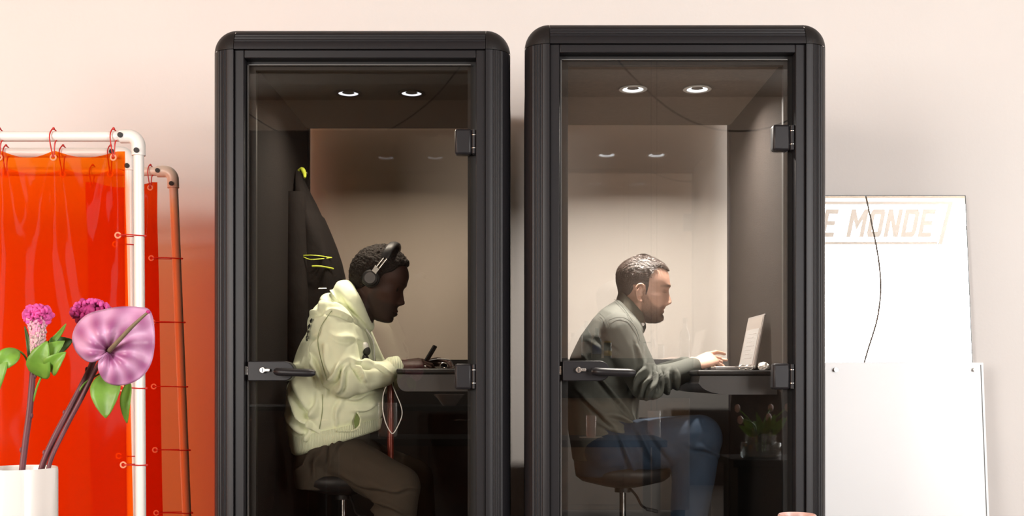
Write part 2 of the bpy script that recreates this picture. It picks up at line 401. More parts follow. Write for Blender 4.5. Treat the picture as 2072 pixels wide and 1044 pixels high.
    for hz in (1.795, 1.012):
        g = G(); g.box(xr - .052, xr + .004, yd - .020, yd + .022, hz - .043, hz + .043)
        h = rot(g).build('hinge', M['frame'], D, bevel=.008)
        g = G().cyl((xr + .012, yd - .012, hz - .04), (xr + .012, yd - .012, hz + .04), .0085)
        g.box(xr + .008, xr + .03, yd - .004, yd + .012, hz - .041, hz + .041)
        rot(g).build('hinge_barrel', M['frame'], D)
        for q in (-.022, .022): rot(G().cyl((xr + .012, yd - .012, hz + q - .001), (xr + .012, yd - .012, hz + q + .001), .0095)).build('hinge_ring', M['steel'], D)
    # lock body: flat left end, rounded right end
    hz = 1.03; x0 = xl + .002; L_, hh = .155, .033
    poly = [(x0, hz - hh), (x0 + L_ - hh, hz - hh)]
    for i in range(1, 12):
        t = -math.pi/2 + math.pi * i / 12; poly.append((x0 + L_ - hh + hh * math.cos(t), hz + hh * math.sin(t)))
    poly += [(x0 + L_ - hh, hz + hh), (x0, hz + hh)]
    rot(G().prism(poly, yd - .022, yd + .03)).build('lock_plate', M['frame'], D, bevel=.003)
    rot(G().box(xl - .014, xl + .002, yd - .004, yd + .02, hz - .03, hz + .03)).build('strike_plate', M['frame'], D)
    rot(G().box(xl - .012, xl - .002, yd - .008, yd + .0, hz - .012, hz + .016)).build('latch_bolt', M['steel'], D)
    kx = x0 + .052
    g = G().cyl((kx, yd - .036, hz + .003), (kx, yd - .02, hz + .003), .0095); g.box(kx, kx + .024, yd - .034, yd - .02, hz - .0015, hz + .0075)
    k = rot(g).build('key_cylinder', M['steel'], D, bevel=.001)
    k2 = rot(G().box(kx - .0012, kx + .0012, yd - .0366, yd - .03, hz - .003, hz + .009)).build('keyhole', M['black'], D)
    hx = x0 + .108
    pts = smoothpath([(hx, yd - .02, hz - .002), (hx, yd - .05, hz - .002), (hx + .012, yd - .062, hz - .003), (hx + .06, yd - .066, hz - .005), (hx + .126, yd - .066, hz - .007)], 5)
    rot(G().tube(pts, [.0165] * (len(pts)-2) + [.015, .009], 18, flat=.8)).build('door_handle', M['frame'], D)
    # downlights
    for dx in (-.102, .132):
        x, y, z = cx + dx, yf + .42, 2.062
        ring = G().lathe([(.050, 0), (.052, -.003), (.049, -.005), (.038, -.004), (.037, .0), (.036, .018)], (x, y, z - .001), 36).build('downlight_trim', M['white'] if lamp_w > 10 else M['felt_warm'], T, 50)  # dim booth gets a dark trim, imitating its weaker lamplight
        G().lathe([(.001, .004), (.03, .002), (.0365, .0)], (x, y, z - .0025), 36).build('downlight_lens', lens, T)
        l = area('downlight_beam', (0, 0, 0), (0, 0, 0), .06, .06, lamp_w, lamp_col, 'DISK', spread=R(150))
        l.parent = T; l.location = Vector((x, y, z - .012)) - ORG[T.name]
    return T
BL = make_booth('phone_booth', -.5215, 0, 'charcoal phone booth with smoked glass door, holding the man in the pale green hoodie', 7.0, M['glass_l'], M['glass_k'], mat('black_panel', (.008,.007,.007), .7, spec=.2), M['felt'], M['ceil_felt'], M['lens_dim'], (1,.90,.76), 0)
BR = make_booth('phone_booth', .5246, -.06, 'charcoal phone booth with clear glass door, holding the man in the dark shirt', 22.0, M['glass_r'], M['glass_b'], mat('grey_panel', (.07,.068,.066), .6, spec=.3), M['felt_warm'], M['ceil_felt_lit'], M['lens'], (1,.93,.86), 0)

# ------------------------------------------------------------------ curtain frames
def elbow(g, c, s=1):   # rounded corner fitting at top right, c = pipe axis corner
    pass
def pipe_frame(xr, D, ytop_px, label, matp, tilt, r=.0165, grp='pipe frames'):
    y = D + CAMY; zt = CAMZ + (HY - ytop_px) / FPX * D
    T = thing('pipe_frame', label, 'frame', (xr - .6, y, 0), group=grp)
    xb = lambda z: xr + tilt * (zt - z)          # the upright leans a little
    xl = xr - 1.5
    e = .058
    G().cyl((xl, y, zt), (xr - e, y, zt), r).build('top_pipe', matp, T)
    G().tube([(xb(z), y, z) for z in (zt - e, .03)], r, 24).build('upright_pipe', matp, T)
    G().cyl((xl, y, zt), (xl, y, .03), r).build('upright_pipe', matp, T)
    for x in (xb(0.02), xl):
        G().tube([(x, y - .28, .02), (x, y + .02 + .0, .02)] if D < 3.7 else [(x, y - .02, .02), (x, y + .26, .02)], .02, 16).build('foot_pipe', matp, T)
    for q, xc in ((1, xr), (-1, xl)):
        g = G(); R_ = .03; ro = r + .0052
        pts = [(xc - q * (e + .0), y, zt), (xc - q * R_, y, zt)]
        pts += [(xc - q * R_ + q * R_ * math.sin(t), y, zt - R_ + R_ * math.cos(t)) for t in [math.pi/2*i/8 for i in range(1, 9)]]
        pts += [(xc + (tilt*.03 if q > 0 else 0), y, zt - e - .004)]
        g.tube(pts, ro, 24)
        E = g.build('elbow_fitting', matp, T, 40)
        if q > 0:
            for (bx, bz) in ((xc - .051, zt), (xc + .001, zt - .049)):
                g = G().cyl((bx, y - ro - .004, bz), (bx, y - ro + .008, bz), .0085, n=18)
                sc = g.build('screw_socket', M['rib'], E)
                G().cyl((bx, y - ro - .0046, bz), (bx, y - ro, bz), .0052, n=6).build('hex_hole', M['black'], E)
    return T, xb, zt, y
# front and middle frame, and the far one by the wall
F1, xb1, zt1, yy1 = pipe_frame(-1.218, 3.5, 276, 'white plastic pipe frame nearest the camera, carrying the front red curtain', M['pvc'], .006)
F2, xb2, zt2, yy2 = pipe_frame(-1.338, 3.75, 309, 'white plastic pipe frame just behind the front curtain frame', M['pvc'], .008)
F3, xb3, zt3, yy3 = pipe_frame(-1.297, 4.1, 347, 'white pipe frame coloured as in warm light, closest to the wall and the left booth', M['pvc_b'], .04)
def curtain(y, zt, x_right_top, x_right_bot, label, matc, holes_x, tie_z, xpost, zpipe, width=1.45, rp=.0165, ph=0, amp=.012):
    T = thing('vinyl_curtain', label, 'curtain', ((x_right_top + x_right_top - width) / 2, y, .1), group='red vinyl curtains')
    nx, nz = 120, 110; zb = .12; vs = []; fs = []
    for j in range(nz + 1):
        t = j / nz; z = zt - (zt - zb) * t
        xr = x_right_top + (x_right_bot - x_right_top) * t
        for i in range(nx + 1):
            s = i / nx; x = xr - width * (1 - s)
            sag = 0
            for h0, h1 in zip(holes_x[:-1], holes_x[1:]):
                if h1 < x <= h0: q = (x - h1) / (h0 - h1); sag = .022 * math.sin(math.pi * q) * math.exp(-t * 30)
            # pleats fan down from each eyelet and die out
            d = 0
            for h in holes_x:
                dx = x - h; w = .025 + .35 * t
                d += .02 * math.exp(-(dx / w) ** 2) * math.cos(dx / w * 4 + ph) * math.exp(-t * 3.5) * min(1, t * 10)
            d += amp * math.sin(x * 9 + ph + 2 * t) * (.4 + t) + .006 * math.sin(x * 23 + 5 * t + ph)
            vs.append((x, y + d, z - sag))
    for j in range(nz):
        for i in range(nx):
            a_ = j * (nx + 1) + i; fs.append((a_, a_ + 1, a_ + nx + 2, a_ + nx + 1))
    sh = G().add(vs, fs).build('vinyl_sheet', matc, T, 180)
    # hem: second layer folded over the top and the side
    g = G()
    for h in holes_x:
        e = G(); P = Vector((h, y - .012, zt - .024)); pts = [P + Vector((math.cos(t) * .0085, 0, math.sin(t) * .0085)) for t in [2*math.pi*k/20 for k in range(20)]]
        e.tube(pts, .0028, 8, closed=True).build('eyelet', M['eyelet'], T)
        # tie looping from the eyelet over the pipe, with a loose end
        k = random.uniform(-.004, .004)
        pts = smoothpath([(h, y - .014, zt - .024), (h - .004 + k, y - rp - .008, zpipe - .01), (h - .003, y - rp * .7 - .004, zpipe + rp + .002), (h + .001, y, zpipe + rp + .004), (h + .008, y + rp + .004, zpipe), (h + .008, y - rp - .0, zpipe - rp - .006), (h + .003, y - .012, zt - .022)], 6)
        c = G().tube(pts, .0021, 8); c.ell((h + .001, y - .012, zpipe + rp + .006), .0045, .004, .0045, n=10, m=6)
        c.build('tie', M['tie'], T)
    for z in tie_z:
        xp = xpost(z); t = (zt - z) / (zt - zb); xr = x_right_top + (x_right_bot - x_right_top) * t - .022
        e = G(); P = Vector((xr, y - .012, z)); pts = [P + Vector((math.cos(q) * .0085, 0, math.sin(q) * .0085)) for q in [2*math.pi*k/20 for k in range(20)]]
        e.tube(pts, .0028, 8, closed=True).build('eyelet', M['eyelet'], T)
        pts = smoothpath([(xr, y - .014, z), ((xr + xp) / 2, y - rp - .006, z + .001), (xp, y - rp - .003, z - .001), (xp + rp + .004, y - .002, z - .001), (xp, y + rp + .003, z), (xr, y + .006, z)], 6)
        c = G().tube(pts, .002, 8); c.ell((xp + rp + .006, y - .006, z - .001), .005, .004, .0035, n=10, m=6)
        c.build('tie', M['tie'], T)
    return T
pz = lambda py, D: CAMZ + (HY - py) / FPX * D
px_ = lambda px, D: (px - CX) / FPX * D
curtain(yy1, pz(305, 3.5), px_(251, 3.5), px_(275, 3.5), 'glossy orange-red vinyl curtain laced to the nearest pipe frame', M['vinyl'], [px_(v, 3.5) for v in (232, 111, 2, -115, -230)], [pz(477, 3.5), pz(785, 3.5), pz(940, 3.5), .5], xb1, zt1)
curtain(yy2, pz(340, 3.75), px_(246, 3.75), px_(262, 3.75), 'second vinyl curtain hanging right behind the front one, seen through it', M['vinyl1'], [px_(v, 3.75) for v in (226, 130, 15, -90)], [pz(495, 3.75), pz(640, 3.75), pz(922, 3.75)], xb2, zt2, ph=2.0, amp=.02)
curtain(yy3, pz(368, 4.1), px_(317, 4.1), px_(334, 4.1), 'deep red vinyl curtain on the frame by the wall, a narrow strip showing', M['vinyl2'], [px_(v, 4.1) for v in (306, 190)], [pz(523, 4.1), pz(652, 4.1), pz(782, 4.1), pz(910, 4.1), pz(1037, 4.1)], xb3, zt3, width=.27, ph=1.0, amp=.006)

# ------------------------------------------------------------------ mirror and whiteboard leaning on the wall
def leaning(name, label, cat, x0, x1, zt, ytop, ybot, th, m_face, m_edge, skew):
    T = thing(name, label, cat, ((x0 + x1) / 2, ybot, 0))
    def pt(x, z, d):
        t = z / zt; return (x + skew * (1 - t), ybot + (ytop - ybot) * t + d, z)
    g = G(); v = [pt(x, z, d) for x in (x0, x1) for d in (0, th) for z in (.01, zt)]
    return T, g, pt, v
x0, x1, z1 = 1.10, px_(1958, 4.74), pz(394, 4.74)
T, g, pt, v = leaning('wall_mirror', 'tall frameless mirror leaning on the wall right of the booths', 'mirror', x0, x1, z1, 1.165, 1.115, .005, None, None, .055)
g.add(v, [(0,1,3,2),(4,6,7,5),(0,4,5,1),(2,3,7,6),(0,2,6,4),(1,5,7,3)]).build('glass_sheet', M['mirror'], T, 0)
g = G(); 
for (A, B) in ((pt(x0, z1, .002), pt(x1, z1, .002)), (pt(x1, z1, .002), pt(x1, .01, .002))): g.cyl(Vector(A) - Vector((0,.003,0)), Vector(B) - Vector((0,.003,0)), .0016, n=6)
g.build('dark_edge', M['edge'], T)
x1, z1 = px_(1996, 4.60), pz(733, 4.60)
T, g, pt, v = leaning('whiteboard', 'blank white board with corner screws propped in front of the mirror', 'whiteboard', 1.06, x1, z1, 1.03, .99, .012, None, None, .025)
g.add(v, [(0,1,3,2),(4,6,7,5),(0,4,5,1),(2,3,7,6),(0,2,6,4),(1,5,7,3)]).build('board_panel', M['board'], T, 0, bevel=.002)
for xs in (1694, 1977):
    c = Vector((px_(xs, 4.6), 1.026, pz(748, 4.6)))
    S = G().cyl(c + Vector((0, -.012, 0)), c + Vector((0, .0, 0)), .0085, n=14).build('screw', M['steel'], T)
    G().box(c.x - .006, c.x + .006, c.y - .0125, c.y - .011, c.z - .0012, c.z + .0012).build('screw_slot', M['black'], S)
g = G().cyl(pt(x1 - .012, z1 - .01, -.002), pt(x1 - .012, .02, -.002), .0014, n=5).build('edge_line', M['edge'], T)

# ------------------------------------------------------------------ foreground table, vase and flowers
DF = 1.5
def leaf_mesh(name, base, tip, width, droop, m, parent, normal=Vector((0, -1, 0)), fold=.25, n=14):
    base, tip = Vector(base), Vector(tip); d = tip - base; L_ = d.length; t = d.normalized(); side = t.cross(normal).normalized(); nn = side.cross(t)
    rows = []
    for i in range(n + 1):
        u = i / n; w = width * (math.sin(math.pi * min(1, u ** .8)) ** .75) * (1 - .15 * u) + .0006
        c = base + d * u + nn * (droop * math.sin(math.pi * u))
        rows.append([c + side * (w * q) + nn * (fold * w * abs(q) + .02 * width * math.sin(u * 30 + q * 3)) for q in (-1, -.66, -.33, 0, .33, .66, 1)])
    g = G(); vs = [p for r_ in rows for p in r_]; fs = []
    for i in range(n):
        for j in range(6): fs.append((i*7+j, i*7+j+1, (i+1)*7+j+1, (i+1)*7+j))
    g.add(vs, fs); o = g.build(name, m, parent, 180)
    s = o.modifiers.new('thick', 'SOLIDIFY'); s.thickness = .0008; return o
def P15(px, py, d=0): return PX(px, py, DF + d)
T = thing('low_table', 'dark wooden side table in the foreground, under the flower vase', 'table', (0, -2.12, 0))
G().box(-1.05, .75, -2.35, -1.85, .665, .70).build('tabletop', M['darkwood'], T, bevel=.004)
for x in (-1.0, .7):
    for y in (-2.3, -1.9): G().box(x - .02, x + .02, y - .02, y + .02, 0, .665).build('leg', M['darkwood'], T)
vx = px_(38, DF); vr = 74 / FPX * DF; vz = pz(946, DF)
vase = G().lathe([(.001, .0), (vr * .93, 0), (vr * .985, .004), (vr, .012), (vr, vz - .70 - .004), (vr * .985, vz - .70), (vr * .95, vz - .70 - .003), (vr * .94, .02), (.001, .015)], (vx, DF + CAMY, .70), 56).build('flower_vase', M['ceramic'], None, 50)
tag(vase, 'white cylindrical ceramic vase holding the pink flowers', 'vase')
cup = G().lathe([(.001, 0), (.022, 0), (.0245, .01), (.0262, .11), (.0245, .112), (.023, .108), (.021, .012), (.001, .01)], (px_(1613, DF), DF + CAMY, pz(1040, DF) - .112), 40).build('small_cup', M['pinkcer'], None, 50)
cupz = pz(1040, DF) - .112 - .70
tag(cup, 'pale pink ceramic cup whose rim peeks in at the bottom edge', 'cup')
G().box(cup.location.x - .06, cup.location.x + .06, DF + CAMY - .05, DF + CAMY + .05, .70, .70 + cupz).build('book', M['pvc_b'], None, bevel=.002)
tag(bpy.data.objects['book'], 'cream book lying flat on the dark table under the pink cup', 'book')

# anthurium
A = thing('anthurium', 'mauve anthurium flower with an olive spadix, leaning right out of the vase', 'flower', P15(88, 1010), group='cut flowers in the vase')
out = [(216,715),(207,722),(185,732),(165,722),(151,702),(148,680),(158,655),(180,636),(215,626),(250,621),(282,622),(303,628),(312,660),(313,700),(306,735),(290,760),(265,775),(235,779),(211,769),(200,745),(203,725)]
ctr = (221, 712)
pl = smoothpath([(p[0], p[1], 0) for p in out + [out[0]]], 6)[:-1]
nr = 16; vs = []; fs = []; vein = []
npl = len(pl)
for i in range(nr + 1):
    u = i / nr
    for j, p in enumerate(pl):
        x = ctr[0] + (p.x - ctr[0]) * u; y = ctr[1] + (p.y - ctr[1]) * u
        ang = math.atan2(p.y - ctr[1], p.x - ctr[0]); rad = math.hypot(p.x - ctr[0], p.y - ctr[1]) * u / 100
        curl = math.cos(ang * 11 + 1.2 * math.sin(rad * 5))
        d = -.012 + .018 * (rad - .35) ** 2 * 1.2 - .006 * math.sin(rad * 6) + .0016 * curl * min(1, u * 2) + .012 * (1 - u) ** 3
        d += -.018 * math.sin(min(1, u) * math.pi * .9) * (.5 + .5 * math.cos(ang + 2.0)) 
        vs.append(P15(x, y, d)); vein.append(max(0, min(1, .5 + .35 * curl + .35 * (u - .5) + .25 * math.sin(rad * 14 + ang * 2))))
for i in range(nr):
    for j in range(npl):
        k = (j + 1) % npl; fs.append((i*npl+j, i*npl+k, (i+1)*npl+k, (i+1)*npl+j))
sp = G().add(vs, fs).build('spathe', M['spathe'], A, 180)
at = sp.data.attributes.new('vein', 'FLOAT', 'POINT')
at.data.foreach_set('value', vein)
so = sp.modifiers.new('thick', 'SOLIDIFY'); so.thickness = .0014; so.offset = 1
G().tube(smoothpath([P15(219, 712, -.005), P15(232, 698, -.03), P15(262, 666, -.045), P15(284, 645, -.05), P15(299, 632, -.052)], 6), [.0016] + [.0036 - .002 * (k / 24) for k in range(24)], 12).build('spadix', M['olive'], A)
G().ell(P15(300, 631, -.052), .0032, .0025, .0025, n=10, m=6).build('spadix_tip', M['celosiadk'], A)
G().tube(smoothpath([P15(219, 714, .0), P15(197, 742, .012), P15(168, 800, .012), P15(130, 872, .01), P15(103, 930, .0), P15(92, 985, 0), P15(85, 1050, 0)], 6), .0031, 12).build('stem', M['stem'], A)
# celosias
def celosia(label, top, stem, mcrest, seed, base=True, scale=1):
    rnd = random.Random(seed)
    T = thing('celosia', label, 'flower', P15(*stem[-1]), group='cut flowers in the vase')
    g = G(); (cxp, cyp, wx, wy, dd) = top
    for k in range(150):
        a_ = rnd.uniform(0, 2 * math.pi); q = math.sqrt(rnd.random()); lat = rnd.uniform(-.6, 1)
        c = P15(cxp + wx * q * math.cos(a_), cyp + wy * q * math.sin(a_), dd) + Vector((0, -.016 * math.sqrt(max(0, 1 - q * q)) * rnd.uniform(.2, 1), 0))
        rr = rnd.uniform(.0022, .0046) * scale
        rot = Matrix.Rotation(rnd.uniform(0, 3), 3, 'Y') @ Matrix.Rotation(rnd.uniform(0, 3), 3, 'X')
        g.ell(c, rr, rr * .55, rr * 1.3, rot, 8, 6)
    c = P15(cxp, cyp, dd + .004); g.ell(c, wx * .8 * DF / FPX, .014, wy * .8 * DF / FPX, None, 20, 12)
    o = g.build('crest', mcrest, T, 60)
    if base:
        pts = smoothpath([P15(cxp - 2, cyp + wy * .4, dd), P15(cxp + 1, cyp + 38, dd), P15(cxp - 2, cyp + 66, dd), P15(cxp - 5, cyp + 88, dd)], 6)
        G().tube(pts, [.0125 - .008 * (k / (len(pts) - 1)) ** .8 for k in range(len(pts))], 20).build('flower_base', M['celwhite'], T)
        fb = G(); fk = G()
        for k in range(360):
            i_ = rnd.randint(0, len(pts) - 3); r0 = .0135 - .009 * (i_ / (len(pts) - 1)); a_ = rnd.uniform(math.pi, 2 * math.pi)
            (fk if rnd.random() < .8 - 1.1 * i_ / len(pts) else fb).ell(pts[i_] + Vector((r0 * math.cos(a_), r0 * math.sin(a_), rnd.uniform(-.002, .002))), .0017, .0017, .0026, None, 8, 5)
        fb.build('florets', M['celwhite'], T, 60)['kind'] = 'stuff'; fk.build('pink_florets', mat('pale_pink_floret', (.82,.35,.50), .8), T, 60)['kind'] = 'stuff'
    pts = smoothpath([P15(*p) for p in stem], 6)
    s = G().tube(pts, .0042, 12)
    for k in range(6, len(pts) - 4, 7): s.ell(pts[k] + Vector((rnd.choice((-1, 1)) * .0042, -.001, 0)), .0022, .002, .004, None, 8, 6)
    s.build('stem', M['stem'], T)
    return T
c1 = celosia('pink crested celosia at left, white below its crest, standing upright in the vase', (77, 638, 28, 20, 0), [(70, 715, 0), (66, 760, 0), (60, 830, 0), (52, 890, 0), (45, 950, 0), (40, 1000, 0), (36, 1040, 0)], M['celosia'], 3)
c2 = celosia('darker magenta celosia half hidden behind the mauve anthurium', (186, 634, 38, 24, .05), [(190, 650, .045), (196, 700, .04), (186, 738, .03), (150, 810, .02), (110, 885, .01), (85, 945, 0.01), (72, 1005, 0.01), (66, 1045, .01)], M['celosiadk'], 5, base=False, scale=1.25)
g = G(); rnd = random.Random(9)
for k in range(70):
    a_ = rnd.uniform(math.pi, 2*math.pi); g.ell(P15(188 + 34*math.cos(a_), 630 + 20*math.sin(a_) + rnd.uniform(-2, 4), .045) + Vector((0, rnd.uniform(-.012,.004), 0)), .003, .003, .0032, None, 8, 5)
g.build('crest_rim', M['celosia'], c2, 60)
leaf_mesh('leaf', P15(72, 745, 0), P15(131, 690, -.02), .0165, .012, M['leaf'], c1)
leaf_mesh('leaf', P15(84, 765, -.002), P15(95, 690, -.03), .018, .01, M['leaf'], c1)
leaf_mesh('leaf', P15(100, 700, -.004), P15(147, 688, .02), .013, -.01, M['leafdk'], c1)
leaf_mesh('leaf', P15(104, 752, -.012), P15(134, 712, -.03), .013, .008, M['leaf'], c1, fold=.5)
leaf_mesh('leaf', P15(72, 722, .004), P15(134, 655, -.01), .0045, -.01, M['leaf'], c1)
leaf_mesh('leaf', P15(62, 745, 0), P15(50, 660, .0), .0035, -.006, M['leafdk'], c1)
G().tube(smoothpath([P15(84, 762, 0), P15(76, 780, 0), P15(70, 800, 0), P15(67, 812, 0)], 5), .0014, 8).build('leaf_stalk', M['leaf'], c1)
G().tube(smoothpath([P15(60, 750, 0), P15(50, 720, -.005), P15(28, 706, -.01), P15(6, 708, -.015), P15(-8, 722, -.02)], 6), .0014, 8).build('leaf_stalk', M['leaf'], c1)
leaf_mesh('leaf', P15(10, 706, -.015), P15(-8, 800, -.02), .0125, .008, M['leaf'], c1)
leaf_mesh('leaf', P15(38, 708, -.012), P15(-2, 750, -.02), .0135, .008, M['leaf'], c1)
leaf_mesh('leaf', P15(222, 752, .015), P15(214, 846, -.005), .0215, .006, M['leaf'], c2)
leaf_mesh('leaf', P15(262, 772, .02), P15(257, 856, .02), .0075, .01, M['leaf'], c2)
G().tube(smoothpath([P15(158, 795, .02), P15(172, 775, .02), P15(195, 760, .02), P15(225, 748, .02), P15(262, 775, .02)], 6), .0013, 8).build('leaf_stalk', M['leaf'], c2)
# ------------------------------------------------------------------ people: shared tools
def cub(zs, tab):   # smooth interpolation through control points, tab = [(z, v)...] ascending z
    z = np.array([t[0] for t in tab], float); v = np.array([t[1] for t in tab], float)
    h = np.diff(z); dl = np.diff(v) / h; m = np.empty_like(v); m[0] = dl[0]; m[-1] = dl[-1]
    for i in range(1, len(v) - 1):
        m[i] = 0 if dl[i-1] * dl[i] <= 0 else 3 * (h[i-1] + h[i]) / ((2*h[i] + h[i-1]) / dl[i-1] + (h[i] + 2*h[i-1]) / dl[i])
    zs = np.clip(np.asarray(zs, float), z[0], z[-1]); k = np.clip(np.searchsorted(z, zs) - 1, 0, len(h) - 1)
    t = (zs - z[k]) / h[k]; H = h[k]
    return (2*t**3-3*t**2+1)*v[k] + (t**3-2*t**2+t)*H*m[k] + (-2*t**3+3*t**2)*v[k+1] + (t**3-t**2)*H*m[k+1]
def gs(x, s): return np.exp(-(x / s) ** 2)
def head_grid(P, n=110, m=128, off=None):
    z0, z1 = P['back'][0][0], P['back'][-1][0]
    u = np.linspace(0, 1, n); zs = z0 + (z1 - z0) * (.5 - .5 * np.cos(u * math.pi)) 
    xb = cub(zs, P['back']); xf = cub(zs, P['front']); hw = cub(zs, P['hw']); cx = cub(zs, P['cx'])
    ph = np.linspace(0, 2 * math.pi, m, endpoint=False); c, s = np.cos(ph), np.sin(ph)
    Z = np.repeat(zs[:, None], m, 1); C = c[None, :]; S = s[None, :]
    ef, eb = 2.25, 2.1
    e = np.where(C > 0, ef, eb)
    rad = np.where(C > 0, (xf - cx)[:, None], (cx - xb)[:, None])
    X = cx[:, None] + rad * np.sign(C) * np.abs(C) ** (2 / e); Y = hw[:, None] * np.sign(S) * np.abs(S) ** (2 / e)
    F = np.clip(C * 2.2, 0, 1)      # front weight
    k = P['k']; ez = k['eye']; nz = k['nose']; mz = k['mouth']
    nose_amp = cub(Z, k['nose_amp']); nw = cub(Z, [(nz - .02, .012), (nz - .006, .0155), (nz + .006, .012), (nz + .03, .0085), (nz + .06, .012)])
    X = X + F * nose_amp * gs(Y, nw)
    X = X + F * .006 * gs(np.abs(Y) - .0125, .0055) * gs(Z - (nz - .004), .006)          # nostril wings
    X = X - F * .0125 * gs(np.abs(Y) - .030, .015) * gs(Z - ez, .0115)                     # eye sockets
    X = X + F * .0065 * gs(np.abs(Y) - .031, .012) * gs(Z - (ez - .001), .0065)           # closed lids over the eyeball
    X = X + F * .0045 * gs(np.abs(Y) - .024, .022) * gs(Z - (ez + .020), .007)            # brow ridge
    X = X + F * k.get('lip', .0055) * gs(Y, .021) * (gs(Z - (mz + .0065), .005) + 1.05 * gs(Z - (mz - .0075), .0055))
    X = X - F * .004 * gs(Y, .024) * gs(Z - mz, .0022)
    X = X - F * .004 * gs(Y, .03) * gs(Z - (mz - .019), .006)
    X = X + F * .003 * gs(Y, .02) * gs(Z - (mz - .035), .011)
    Y = Y + np.sign(Y) * .004 * gs(X - .055, .03) * gs(Z - (ez - .024), .014)             # cheekbone
    Y = Y - np.sign(Y) * .005 * gs(X - .085, .03) * gs(Z - (ez + .012), .014)             # temple
    if off is not None:
        nx = np.cos(ph)[None, :] * np.ones_like(Z); ny = np.sin(ph)[None, :] * np.ones_like(Z)
        zc = (z0 + z1) / 2 + .02; nzz = np.clip((Z - zc) / (z1 - zc), -1, 1); nzz = np.sign(nzz) * np.abs(nzz) ** 3
        q = np.sqrt(np.maximum(1e-6, 1 - nzz ** 2)); o = off(X, Y, Z)
        X = X + o * nx * q; Y = Y + o * ny * q; Z = Z + o * nzz
    return X, Y, Z
def grid_to_G(X, Y, Z, g=None, M_=None):
    g = g or G(); rs = []
    for i in range(X.shape[0]):
        r_ = [Vector((X[i, j], Y[i, j], Z[i, j])) for j in range(X.shape[1])]
        rs.append([M_ @ v for v in r_] if M_ else r_)
    return g.rings(rs)
def ear(g, M_, s):      # s = -1 near camera, +1 far side; centre at origin of the head
    def T(x, y, z): return M_ @ Vector((x, s * (.068 + y), z))
    rim = smoothpath([(-.004,.008,-.022),(.006,.008,-.026),(.003,.012,-.031),(-.007,.014,-.024),(-.013,.017,-.008),(-.016,.02,.012),(-.010,.02,.027),(.002,.017,.032),(.012,.012,.026),(.014,.007,.014),(.008,.006,.004)], 5)
    g.tube([T(*p) for p in rim], [.0042 + .001 * math.sin(i * .2) for i in range(len(rim))], 8)
    g.ell(T(-.002, .004, .004), .013, .009, .026, None, 16, 10)
    g.tube([T(*p) for p in smoothpath([(.004,.012,-.012),(-.006,.014,-.006),(-.008,.015,.008),(-.002,.014,.018)], 4)], .003, 8)
    g.ell(T(.010, .008, -.006), .0035, .004, .007, None, 10, 8)
    return g
def hand(g, wrist, d, n, size=1.0, curl=(.5, .5, .6, .6), spread=.10, thumb=1, tdir=None, side=None):
    # wrist point, direction to the fingers d, back-of-hand normal n; thumb=+1 on side (d x n)
    w = Vector(wrist); d = Vector(d).normalized(); n = Vector(n); n = (n - d * n.dot(d)).normalized(); s = d.cross(n).normalized() * thumb
    S = size
    rs = []
    for t, a_, b_ in ((-.012, .026, .019), (.0, .029, .019), (.02, .036, .0185), (.05, .042, .0165), (.075, .043, .0145), (.088, .039, .011)):
        c = w + d * t * S; rs.append([c + s * (a_ * S * math.cos(q)) + n * (b_ * S * math.sin(q)) for q in [2*math.pi*k/20 for k in range(20)]])
    g.rings(rs)
    L_ = ((.040, .024, .021), (.044, .028, .022), (.041, .026, .021), (.032, .020, .019))
    for k in range(4):
        off = (.031 - .0205 * k); base = w + d * (.080 - .004 * abs(k - 1.2)) * S + s * off * S
        a_ = (1.3 - k) * spread; dd = (d * math.cos(a_) + s * math.sin(a_)).normalized(); nn = n
        p = base; r0 = (.0092, .0095, .009, .008)[k] * S; ang = 0
        g.cap(base - d * .03 * S, r0 * 1.1, base, r0 * 1.12, 12, 4)
        for q, L1 in enumerate(L_[k]):
            ang += curl[k] * (.75, 1.05, .6)[q]
            v = dd * math.cos(ang) - nn * math.sin(ang); p2 = p + v * L1 * S
            g.cap(p, r0 * (1 - .1 * q), p2, r0 * (.92 - .1 * q), 12, 4)
            if q == 0: g.ell(p2, r0 * 1.02, r0 * 1.02, r0 * 1.02, None, 10, 8)
            p = p2
    tb = w + d * .018 * S + s * .026 * S - n * .004 * S
    td = (Vector(tdir).normalized() if tdir else (d * .72 + s * .6 - n * .35).normalized())
    p1 = tb + td * .040 * S; p2 = p1 + (td * .8 + d * .5).normalized() * .031 * S; p3 = p2 + (td * .55 + d * .8).normalized() * .025 * S
    g.cap(tb - td * .01, .0155 * S, p1, .0118 * S, 12, 4); g.cap(p1, .0112 * S, p2, .0098 * S, 12, 4); g.cap(p2, .0098 * S, p3, .0082 * S, 12, 4)
    return g
def fuse(g, name, m, parent, voxel, smooth_it=3, disp=None, sharp=180):
    o = g.build(name, m, parent, 0)
    r_ = o.modifiers.new('r', 'REMESH'); r_.mode = 'VOXEL'; r_.voxel_size = voxel
    s = o.modifiers.new('s', 'SMOOTH'); s.factor = .6; s.iterations = smooth_it
    dg = bpy.context.evaluated_depsgraph_get(); dg.update()
    me = bpy.data.meshes.new_from_object(o.evaluated_get(dg)); old = o.data; o.modifiers.clear(); o.data = me; bpy.data.meshes.remove(old)
    if not len(me.materials): me.materials.append(m)
    n = len(me.vertices); co = np.empty(n * 3); me.vertices.foreach_get('co', co); co = co.reshape(-1, 3)
    if disp:
        no = np.empty(n * 3); me.vertices.foreach_get('normal', no); no = no.reshape(-1, 3)
        org = np.array(ORG.get(parent.name, Vector())) if parent else np.zeros(3)
        co = co + no * disp(co + org, no)[:, None]; me.vertices.foreach_set('co', co.ravel())
    me.update(); me.shade_smooth()
    return o
